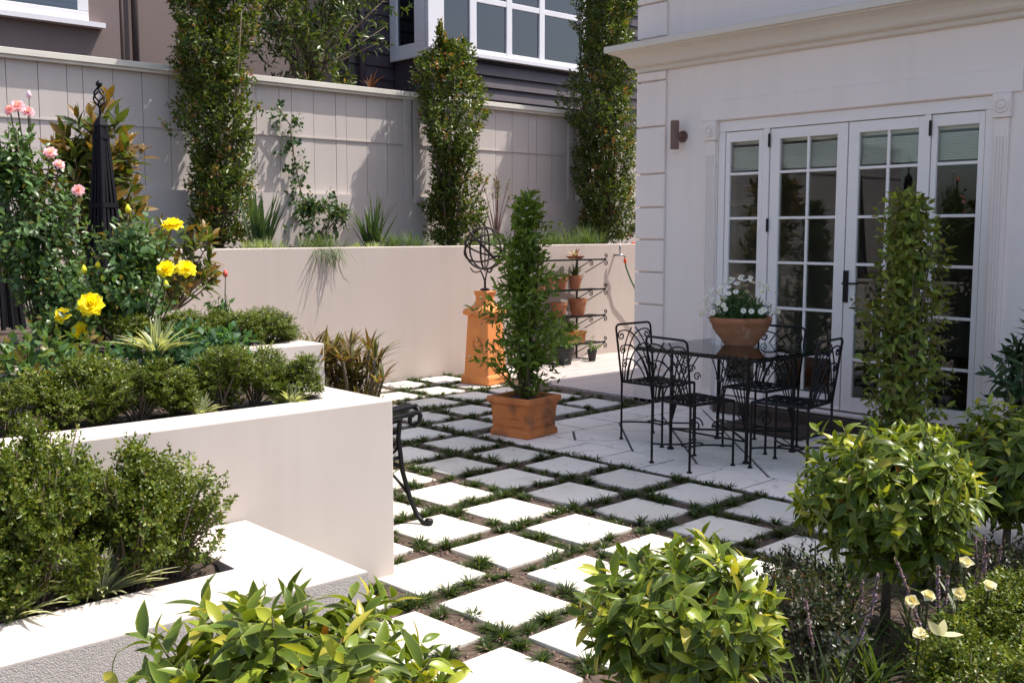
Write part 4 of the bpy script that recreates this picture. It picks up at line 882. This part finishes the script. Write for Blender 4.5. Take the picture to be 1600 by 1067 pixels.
stems('stem', (0,0,-.03), tips, rg, 34, .009, M['bark'], t, bend=.2); s = MB(); s.tube([(0,0,-.03),(0,0,1.7)], .016, 8); s.build('stake', M['bark'], t)
# dark shrub at the right edge
rg = rs(73); t = thing('dark_shrub', 'dark long leaved shrub by the house wall at the right picture edge', 'shrub', (7.0,2.70,-.03)); tips, d = bush_tips(rg, 90, (0,0,.72), (.30,.30,.5), .4)
lv = Leaves(); lv.shoots(rg, tips, d+np.array([0,0,.6]), 7, .13, [(.03,.06,.022),(.04,.075,.025)], wr=.15, step=.2, th1=85, kind='mid', droop=.35, grav=.15); lv.build('foliage', M['gloss'], t); stems('stem',(0,0,0),tips,rg,20,.01,M['bark'],t)

# roses
def bloom(name, parent, loc, d, R, pal, seed, lab=None):
    rg = rs(seed); lv = Leaves()
    for ring, (n, el, L, dr) in enumerate(((4,78,.55,-.25),(5,66,.68,-.12),(6,50,.82,.05),(8,32,.95,.22),(9,12,1.0,.34))):
        a = np.arange(n)*2*np.pi/n + rg.uniform(0,6) + rg.normal(0,.12,n); e_ = np.radians(el) + rg.normal(0,.1,n); D = np.stack([np.cos(a)*np.cos(e_),np.sin(a)*np.cos(e_),np.sin(e_)],1); N = np.stack([-np.cos(a)*np.sin(e_),-np.sin(a)*np.sin(e_),np.cos(e_)],1)
        P = np.stack([np.cos(a)*R*.08,np.sin(a)*R*.08,np.zeros(n)],1); C = np.array(pal)[rg.integers(0,len(pal),n)]*rg.uniform(.9,1.1,(n,1))
        lv.leaves(P, D, N, np.full(n,R*L), np.full(n,R*L*.5), C, 'big', dr, .22)
    o = lv.build(name, M['petal'], parent); o.location = loc; o.rotation_euler = Vector(d).to_track_quat('Z','Y').to_euler(); return o
YEL = [(.86,.76,.02),(.88,.80,.06),(.85,.70,.01)]; PNK = [(.84,.54,.66),(.87,.63,.74),(.80,.45,.58)]
def rose_bush(label, loc, parts, blooms, buds, pal, R, seed, L=.05, n=230, leafpal='rose'):
    rg = rs(seed); t = thing('rose_bush', label, 'rose', loc); lv = Leaves(); alltips = []
    for (c, r, k) in parts:
        tips, d = bush_tips(rg, k, c, r, .35); alltips.append(tips); lv.shoots(rg, tips, d+np.array([0,0,.5])+rg.normal(0,.3,(k,3)), 7, L, G[leafpal], G['rose_y'], wr=.30, step=.55, th0=35, th1=80, kind='mid', yfrac=.12, droop=.25, grav=.1)
    lv.build('foliage', M['gloss'], t); tips = np.concatenate(alltips); stems('stem', (0,0,-.02), tips, rg, 40, .006, M['stem'], t, bend=.15)
    for i, (p, d) in enumerate(blooms):
        o = bloom('rose_bloom', t, p, d, R*(1.2 if (seed == 81 and i == 0) else rg.uniform(.9,1.08)), pal, seed*10+i); s = MB(); s.tube(bez((p[0]*.3,p[1]*.3,max(p[2]-.45,0)),(p[0]*.7,p[1]*.7,p[2]-.2),p), .004, 5); s.build('flower_stalk', M['stem'], t, smooth=True)
    for p in buds:
        b = MB(); b.lathe([(.002,-.018),(.012,-.008),(.014,.004),(.008,.018),(.002,.026)], 10, p); b.build('rosebud', mat('bud_'+str(seed), pal[0], .6), t, smooth=True); s = MB(); s.tube([(p[0]*.8,p[1]*.8,p[2]-.2),(p[0],p[1],p[2]-.015)], .003, 5); s.build('flower_stalk', M['stem'], t, smooth=True)
    return t
def rel(lst, o): return [((p[0]-o[0],p[1]-o[1],p[2]-o[2]), d) for p, d in lst]
yo = (2.12,5.28,.965); face = (-.45,-.6,.45)
rose_bush('yellow rose bush with large open blooms behind the hedge', yo,
  [((-.05,-.05,.32),(.30,.28,.27),210),((.04,-.02,.54),(.24,.2,.2),120),((-.27,.08,.14),(.24,.2,.18),110),((.2,-.15,.1),(.24,.18,.14),90)],
  rel([((1.86,5.08,1.225),(-.4,-.75,.35)),((2.19,4.96,1.39),(-.5,-.5,.5)),((2.265,4.90,1.392),(-.1,-.6,.6)),((2.25,5.0,1.605),(-.2,-.3,.9)),((1.80,5.30,1.16),(-.6,-.3,.5)),((1.87,5.25,1.085),(-.4,-.6,.3))], yo),
  [(-.23,-.05,.42),(-.14,-.06,.375),(-.15,-.02,.44),(.12,-.2,.34),(.0,-.05,.72)], YEL, .050, 81, .05)
po = (1.95,6.12,.965)
rose_bush('pale pink rose bush at the left picture edge', po,
  [((0,0,.60),(.32,.30,.45),260),((-.07,.05,1.0),(.22,.22,.26),110),((.12,-.1,.30),(.28,.25,.28),120)],
  rel([((1.90,6.15,2.26),(-.4,-.6,.5)),((1.945,6.12,2.23),(-.2,-.7,.5)),((2.02,6.02,2.005),(-.3,-.6,.6)),((2.05,5.98,1.94),(0,-.6,.6)),((2.13,5.93,1.80),(-.3,-.6,.3)),((1.86,6.15,2.235),(-.6,-.3,.3))], po), [(.02,.05,1.36)], PNK, .035, 82, .05)
ro = (2.62,5.28,.965)
rose_bush('small sparse rose with one coral bud above the short upper hedge', ro, [((0,-.02,.20),(.10,.08,.10),14)], [], [(-.03,-.15,.385)], [(.72,.12,.09)], .03, 83, .04)
# low leafy groundcover roses / big round leaves in the upper bed
rg = rs(84); lv = Leaves(); tips, d = bush_tips(rg, 260, (1.55,4.82,.98), (.42,.24,.17), .35); lv.shoots(rg, tips, d+np.array([0,0,.8]), 5, .06, G['rose'], G['rose_y'], wr=.34, step=.4, kind='mid', th1=85); tag(lv.build('rose_undergrowth', M['gloss']), 'low dark glossy leaved rose growth left of the yellow roses', 'rose')
rg = rs(85); lv = Leaves(); tips, d = bush_tips(rg, 230, (2.20,4.76,.97), (.38,.20,.19), .35); lv.shoots(rg, tips, d+np.array([0,0,.6]), 6, .06, [(.05,.12,.05),(.07,.15,.065),(.045,.10,.04)], wr=.30, step=.4, kind='mid', th1=85, droop=.3); tag(lv.build('rose_spray', M['matte']), 'blue green spray of large rose leaves hanging over the middle hedge', 'rose')
# magnolia
rg = rs(86); t = thing('magnolia', 'young magnolia with bronze backed leaves behind the obelisk', 'tree', (3.05,8.15,.965))
tips, d = bush_tips(rg, 92, (0,-.05,.92), (.44,.36,.74), .45); lv = Leaves(); lv.shoots(rg, tips, d*.7+np.array([0,0,.8]), 10, .165, G['magn'], G['magn_b'], wr=.19, step=.13, th0=25, th1=75, kind='mid', yfrac=.75, droop=.1)
lv.build('crown', M['gloss'], t); s = MB(); s.tube([(0,0,-.02),(.02,0,.6),(0,0,1.3)], [.025,.02,.01], 8); s.build('trunk', M['bark'], t, smooth=True); stems('branch', (0,0,.3), tips, rg, 40, .010, M['bark'], t)
rg = rs(87); t = thing('magnolia', 'low bronze leaved magnolia between the obelisk and the left column', 'shrub', (3.55,7.9,.965)); tips, d = bush_tips(rg, 60, (0,0,.42), (.40,.3,.36), .45); lv = Leaves(); lv.shoots(rg, tips, d*.7+np.array([0,0,.8]), 9, .13, G['magn'], G['magn_b'], wr=.19, step=.13, th0=25, th1=75, kind='mid', yfrac=.65); lv.build('crown', M['gloss'], t); stems('branch', (0,0,0), tips, rg, 30, .010, M['bark'], t)
rg = rs(88); lv = Leaves(); tips, d = bush_tips(rg, 150, (2.35,6.3,1.15), (.5,.45,.22), .3); lv.shoots(rg, tips, d+np.array([0,0,.6]), 6, .055, G['rose'], [(.16,.06,.03)], wr=.28, step=.5, kind='mid'); tag(lv.build('shrub_understory', M['leaf']), 'mixed green undergrowth around the foot of the obelisks', 'shrub')

# cordyline-like shrub, striped grass, irises, liriope
rg = rs(91); bs = [(3.22+np.clip(rg.normal(0,.15),-.26,.24), 5.02+np.clip(rg.normal(0,.13),-.22,.3), z) for z in np.concatenate([rg.uniform(.06,.92,150)])]
lv = Leaves(); lv.blades(rg, bs, 13, .17, .0080, G['cord'], (.25,1.0), 5, .6)
t = thing('strap_shrub', 'bronze and green strap leaved shrub at the end of the planters against the cream wall', 'shrub', (3.3,4.98,-.03)); lv.build('foliage', M['leaf'], t, True); s = MB()
for b in bs[::2]: s.tube(bez((3.3+rg.normal(0,.04),4.98+rg.normal(0,.04),-.03),(3.3,4.98,.2),b), .008, 5)
s.build('stem', M['bark'], t, True, smooth=True)
def striped(loc, L, n, lab, seed):
    rg = rs(seed); lv = Leaves(); lv.blades(rg, [loc, (loc[0]+.02,loc[1]+.02,loc[2])], n, L, .0075, [(.17,.23,.11),(.20,.26,.13)], (.1,.85), 6, .6, edge=(.62,.62,.42)); tag(lv.build('striped_grass', M['leaf']), lab, 'grass clump', 'cream striped grass clumps in the planters')
striped((1.23,3.385,.365), .22, 50, 'cream striped grass clump between two box plants in the lowest planter', 92)
striped((.95,3.36,.365), .18, 44, 'cream striped grass clump at the left picture edge of the lowest planter', 93)
striped((1.96,4.16,.785), .11, 26, 'small striped grass clump under the middle hedge, near its middle', 94)
striped((2.40,4.14,.785), .11, 26, 'small striped grass clump under the right end of the middle hedge', 95)
striped((2.02,4.72,.99), .20, 34, 'striped grass clump below the yellow roses', 96)
for k, (x, lab) in enumerate(((5.32,'clump of stiff upright dark green strap leaves right of the left column'),(6.72,'clump of stiff upright dark green strap leaves left of the middle column'))):
    rg = rs(100+k); lv = Leaves(); lv.blades(rg, [(x+dx,9.75+dy,1.37) for dx,dy in ((0,0),(.05,.03),(-.05,.02),(.02,-.05))], 11, .62, .016, G['strap'], (.05,.55), 5, .12); tag(lv.build('iris_clump', M['leaf']), lab, 'plant', 'strap leaved clumps in the upper bed')
for k, (x, y, h, lab) in enumerate(((5.72,9.28,.26,'low wispy grey green mound spilling over the retaining wall'),(5.2,9.35,.20,'low pale mound in front of the left column'),(6.95,9.5,.30,'feathery green mound between the strap leaves and the middle column'),(8.1,9.45,.24,'low feathery mound at the foot of the middle column'),(9.35,9.5,.34,'feathery mound behind the plant rack'),(10.0,9.6,.40,'airy green mound left of the right column'),(6.35,9.4,.14,'small pale leaved tuft on the retaining wall edge'))):
    rg = rs(110+k); lv = Leaves(); bs = [(x+rg.normal(0,.13),y+rg.normal(0,.06),1.37) for q in range(16)]; pal = [(.06,.10,.045),(.08,.13,.05),(.11,.15,.06)] if k not in (1,6) else [(.30,.33,.20),(.16,.22,.09)]
    lv.blades(rg, bs, 26, h, .0028, pal, (.2,1.), 5, .7); tag(lv.build('grassy_mound', M['matte']), lab, 'plant', 'low mounds along the upper bed')
# hanging tuft over the wall
rg = rs(118); lv = Leaves(); n = 60; P = np.stack([rg.uniform(5.45,5.75,n), np.full(n,8.92), rg.uniform(1.40,1.43,n)],1); D = np.stack([rg.normal(0,.3,n), -rg.uniform(.3,.9,n), -rg.uniform(.1,1,n)],1); lv.leaves(P, D, np.tile([0,-.5,.5],(n,1)), rg.uniform(.08,.26,n), np.full(n,.004), np.tile([(.09,.13,.05)],(n,1))*rg.uniform(.6,1.3,(n,1)), 'mid', .5)
tag(lv.build('trailing_tuft', M['matte']), 'thin green tuft hanging down over the retaining wall, casting a long shadow', 'plant')
# climber on the fence
rg = rs(120); t = thing('fence_climber', 'thin climber with round leaves trained up the fence between two columns', 'climber', (6.55,10.75,1.37))
pth = [(0.05,-.05,0),(.0,.1,.4),(-.06,.17,.75),(-.12,.18,1.1),(-.16,.19,1.45),(-.32,.19,1.66)]; pth2 = [(.05,-.05,0),(.25,.0,.35),(.40,.08,.60)]
lv = Leaves(); s = MB()
for pt, n, sp in ((pth, 70, .09), (pth2, 30, .08)):
    P_ = np.array(pt); s.tube(P_, .008, 5); seg = rg.uniform(0,len(P_)-1.001,n); i = seg.astype(int); tips = P_[i]+(P_[i+1]-P_[i])*(seg-i)[:,None] + rg.normal(0,1,(n,3))*np.array([sp,.03,sp]); lv.shoots(rg, tips, rg.normal(0,.6,(n,3))+np.array([0,-.8,.3]), 4, .065, [(.035,.075,.03),(.05,.095,.035)], wr=.40, step=.5, kind='mid', th0=30, th1=85)
tips, d = bush_tips(rg, 60, (-.08,-.12,.45), (.28,.15,.28), .3); lv.shoots(rg, tips, d, 6, .06, [(.04,.085,.03),(.06,.11,.04),(.10,.13,.04)], wr=.32, step=.5, kind='mid')
tips, d = bush_tips(rg, 46, (.28,-.12,.42), (.26,.15,.24), .3); lv.shoots(rg, tips, d, 6, .06, [(.04,.085,.03),(.06,.11,.04),(.10,.13,.04)], wr=.32, step=.5, kind='mid')
lv.build('foliage', M['gloss'], t); s.build('stem', M['bark'], t, smooth=True); stems('side_stem',(0,-.05,0),tips,rg,14,.006,M['bark'],t)
# bare stemmed shrub
rg = rs(121); t = thing('bare_shrub', 'sparse shrub of bare reddish stems behind the wire sphere', 'shrub', (8.55,9.75,1.37)); s = MB(); lv = Leaves(); tp = []
for k in range(11):
    e_ = np.array([rg.normal(0,.22), rg.normal(0,.12), rg.uniform(.6,.95)]); s.tube(bez((0,0,0),(e_[0]*.2,e_[1]*.3,e_[2]*.5),e_), [.009,]*7+[.004]*7, 5); tp.append(e_)
s.build('stem', mat('red_bark', (.14,.075,.06), .8), t, smooth=True); tp = np.array(tp); tp = np.concatenate([tp, tp*.93]); lv.shoots(rg, tp, tp, 4, .05, [(.12,.14,.04),(.16,.10,.04)], wr=.25, kind='mid'); lv.build('foliage', M['leaf'], t)
# liriope with purple spikes and cream flowers, right foreground bed
lab4 = ['purple spiked lily turf right of the thin trunk, under the lollipop bush','purple spiked lily turf behind the cream flowers at the right','purple spiked lily turf in the deep shade left of the thin trunk','purple spiked lily turf at the bottom edge right of the front ball bush','dark lily turf behind the lollipop bush, towards the patio edge','dark lily turf in deep shade between the two lollipop bushes','dark lily turf left of the thin trunk, beside the last paver']
for k, (x, y, ns) in enumerate(((3.58,1.66,5),(3.98,1.68,4),(3.25,1.80,2),(2.92,1.72,2),(4.05,2.32,1),(4.40,2.12,1),(3.66,2.18,0))):
    rg = rs(130+k); t = thing('lily_turf', lab4[k], 'plant', (x,y,-.015), 0, 'lily turf clumps in the right bed'); lv = Leaves(); lv.blades(rg, [(rg.normal(0,.05),rg.normal(0,.05),0) for q in range(4)], 16, .34, .005, G['mondo'], (.2,.95), 6, .6); lv.build('foliage', M['leaf'], t)
    for q in range(ns):
        e_ = np.array([rg.normal(0,.12), rg.normal(0,.08), rg.uniform(.36,.46)]); s = Leaves(); u = rg.uniform(.62,1,90); P = e_[None]*u[:,None]; D = rg.normal(0,1,(90,3)); D[:,2] += .3
        s.leaves(P, D, rg.normal(0,1,(90,3)), np.full(90,.012)*(1.3-u*.6), np.full(90,.005), np.array([(.30,.21,.34),(.36,.26,.38),(.22,.15,.25)])[rg.integers(0,3,90)]); b = s.build('flower_spike', M['matte'], t); m_ = MB(); m_.tube([(0,0,0),tuple(e_)], .0025, 5); m_.build('stalk', M['stem'], b)
CRM = [(.70,.64,.40),(.74,.70,.50),(.66,.56,.26)]
for k, (p, d) in enumerate((((3.63,1.60,.40),(-.5,-.3,.6)),((3.52,1.47,.375),(-.2,-.5,.7)),((3.36,1.50,.375),(-.5,-.5,.4)),((3.27,1.56,.375),(-.3,-.4,.8)),((3.19,1.58,.37),(-.6,-.2,.6)),((2.99,1.45,.35),(-.4,-.3,.8)))):
    lb = ['cream flower held highest on its stalk, between two purple spikes','cream flower nestled on top of the box plant at the right','cream flower with a yellow throat, between the box plant and the purple spikes','cream flower hidden among the purple spikes, right of its twin','cream flower among the purple spikes, closest to the thin trunk','pale bluish cream flower lowest on the left, above the bottom box plants'][k]
    rg = rs(140+k); t = thing('cream_flower', lb, 'flower', (p[0],p[1],-.03), 0, 'cream flowers in the right bed'); lv = Leaves(); n = 10; a = np.arange(n)*1.2566+np.where(np.arange(n)<5,0,.63)+rg.normal(0,.12,n); e_ = np.radians(np.where(np.arange(n)<5,18,50))+rg.normal(0,.14,n); D = np.stack([np.cos(a)*np.cos(e_),np.sin(a)*np.cos(e_),np.sin(e_)],1); N = np.stack([-np.cos(a)*np.sin(e_),-np.sin(a)*np.sin(e_),np.cos(e_)],1)
    lv.leaves(np.zeros((n,3)), D, N, np.where(np.arange(n)<5,.026,.020)*rg.uniform(.85,1.1,n), np.full(n,.0138)*rg.uniform(.85,1.1,n), np.array(CRM)[rg.integers(0,3,n)], 'big', rg.uniform(.0,.45,n), .22); o = lv.build('petals', M['petal'], t); o.location = (0,0,p[2]+.03); o.rotation_euler = Vector(d).to_track_quat('Z','Y').to_euler()
    s = MB(); s.tube(bez((.05,.04,0),(.03,.03,.2),(0,0,p[2]+.03)), .004, 5); s.build('stalk', M['stem'], t, smooth=True)
lv = Leaves(); lv.leaves(np.array([(2.98,1.38,.37)]*3), np.array([(-.4,.5,.75),(.45,-.0,.8),(.7,-.6,.1)]), np.array([(-.6,-.6,.2),(-.6,-.6,.2),(-.2,-.2,.9)]), np.array([.055,.05,.07]), np.array([.014,.014,.012]), np.tile([(.72,.66,.36)],(3,1)), 'big', .1, .1); tag(lv.build('cream_petals', M['petal']), 'three pointed pale cream leaves resting on the box plants at the bottom right', 'leaves')

# tree and shrubs behind the fence
rg = rs(150); t = thing('tree', 'open branched tree behind the fence, left of the dark house', 'tree', (7.45,12.25,0)); s = MB(); ends = []
s.tube([(0,0,0),(.02,0,2),(0,0,3.3)], [.10,.085,.07], 8)
for e_ in ((-.75,.2,5.2),(-.30,.0,5.6),(.15,.3,5.7),(.55,-.1,5.3),(.95,.2,4.9),(-.55,-.3,4.6)):
    s.tube(bez((0,0,3.25),(e_[0]*.35,e_[1]*.3,3.9),e_,9), np.linspace(.055,.015,9), 6); ends.append(e_)
s.build('trunk', M['bark'], t, smooth=True); tips = []
for e_ in ends:
    for q in range(92): u = rg.uniform(.35,1.1); tips.append(np.array([e_[0]*u, e_[1]*u, 3.25+(e_[2]-3.25)*u]) + rg.normal(0,1,3)*np.array([.26,.26,.24]))
tips = np.array(tips); lv = Leaves(); ax = rg.normal(0,.6,(len(tips),3)); ax[:,0] += tips[:,0]*.6; ax[:,2] -= .1
lv.shoots(rg, tips, ax, 9, .105, [(.05,.085,.018),(.07,.105,.02),(.09,.12,.025),(.035,.06,.015)], [(.14,.16,.03)], wr=.17, step=.3, th1=70, kind='mid', droop=.3, grav=.25); lv.build('crown', M['gloss'], t); stems('branch', (0,0,3.6), tips, rg, 50, .012, M['bark'], t)
rg = rs(151); lv = Leaves(); lv.blades(rg, [(8.0,11.6,3.15),(8.02,11.6,3.3),(8.0,11.62,3.45)], 12, .26, .010, [(.13,.04,.028),(.11,.05,.03),(.16,.06,.03)], (.1,.8), 5, .5); tag(lv.build('red_strap_plant', M['leaf']), 'reddish strap leaved plant peeping over the fence cap', 'plant')
for k, (x, y, z, r, lab) in enumerate(((8.35,11.6,3.3,.16,'small grey green plant just above the fence cap, right of the red plant'),(7.65,11.7,3.4,.22,'leafy green clump above the fence cap at the foot of the tree'),(7.05,11.7,3.35,.2,'yellowish leafy clump above the fence cap left of the tree trunk'))):
    rg = rs(152+k); t = thing('fence_top_shrub', lab, 'shrub', (x,y,0)); tips, d = bush_tips(rg, 45, (0,0,z), (r,r*.7,r), .3); lv = Leaves(); lv.shoots(rg, tips, d+np.array([0,0,.4]), 6, .07, [(.09,.13,.06),(.06,.10,.03)] if k == 0 else [(.07,.10,.02),(.10,.13,.025)], [(.30,.20,.04)], wr=.2, kind='mid', yfrac=.15); lv.build('foliage', M['leaf'], t); stems('stem', (0,0,0), tips, rg, 8, .01, M['bark'], t)
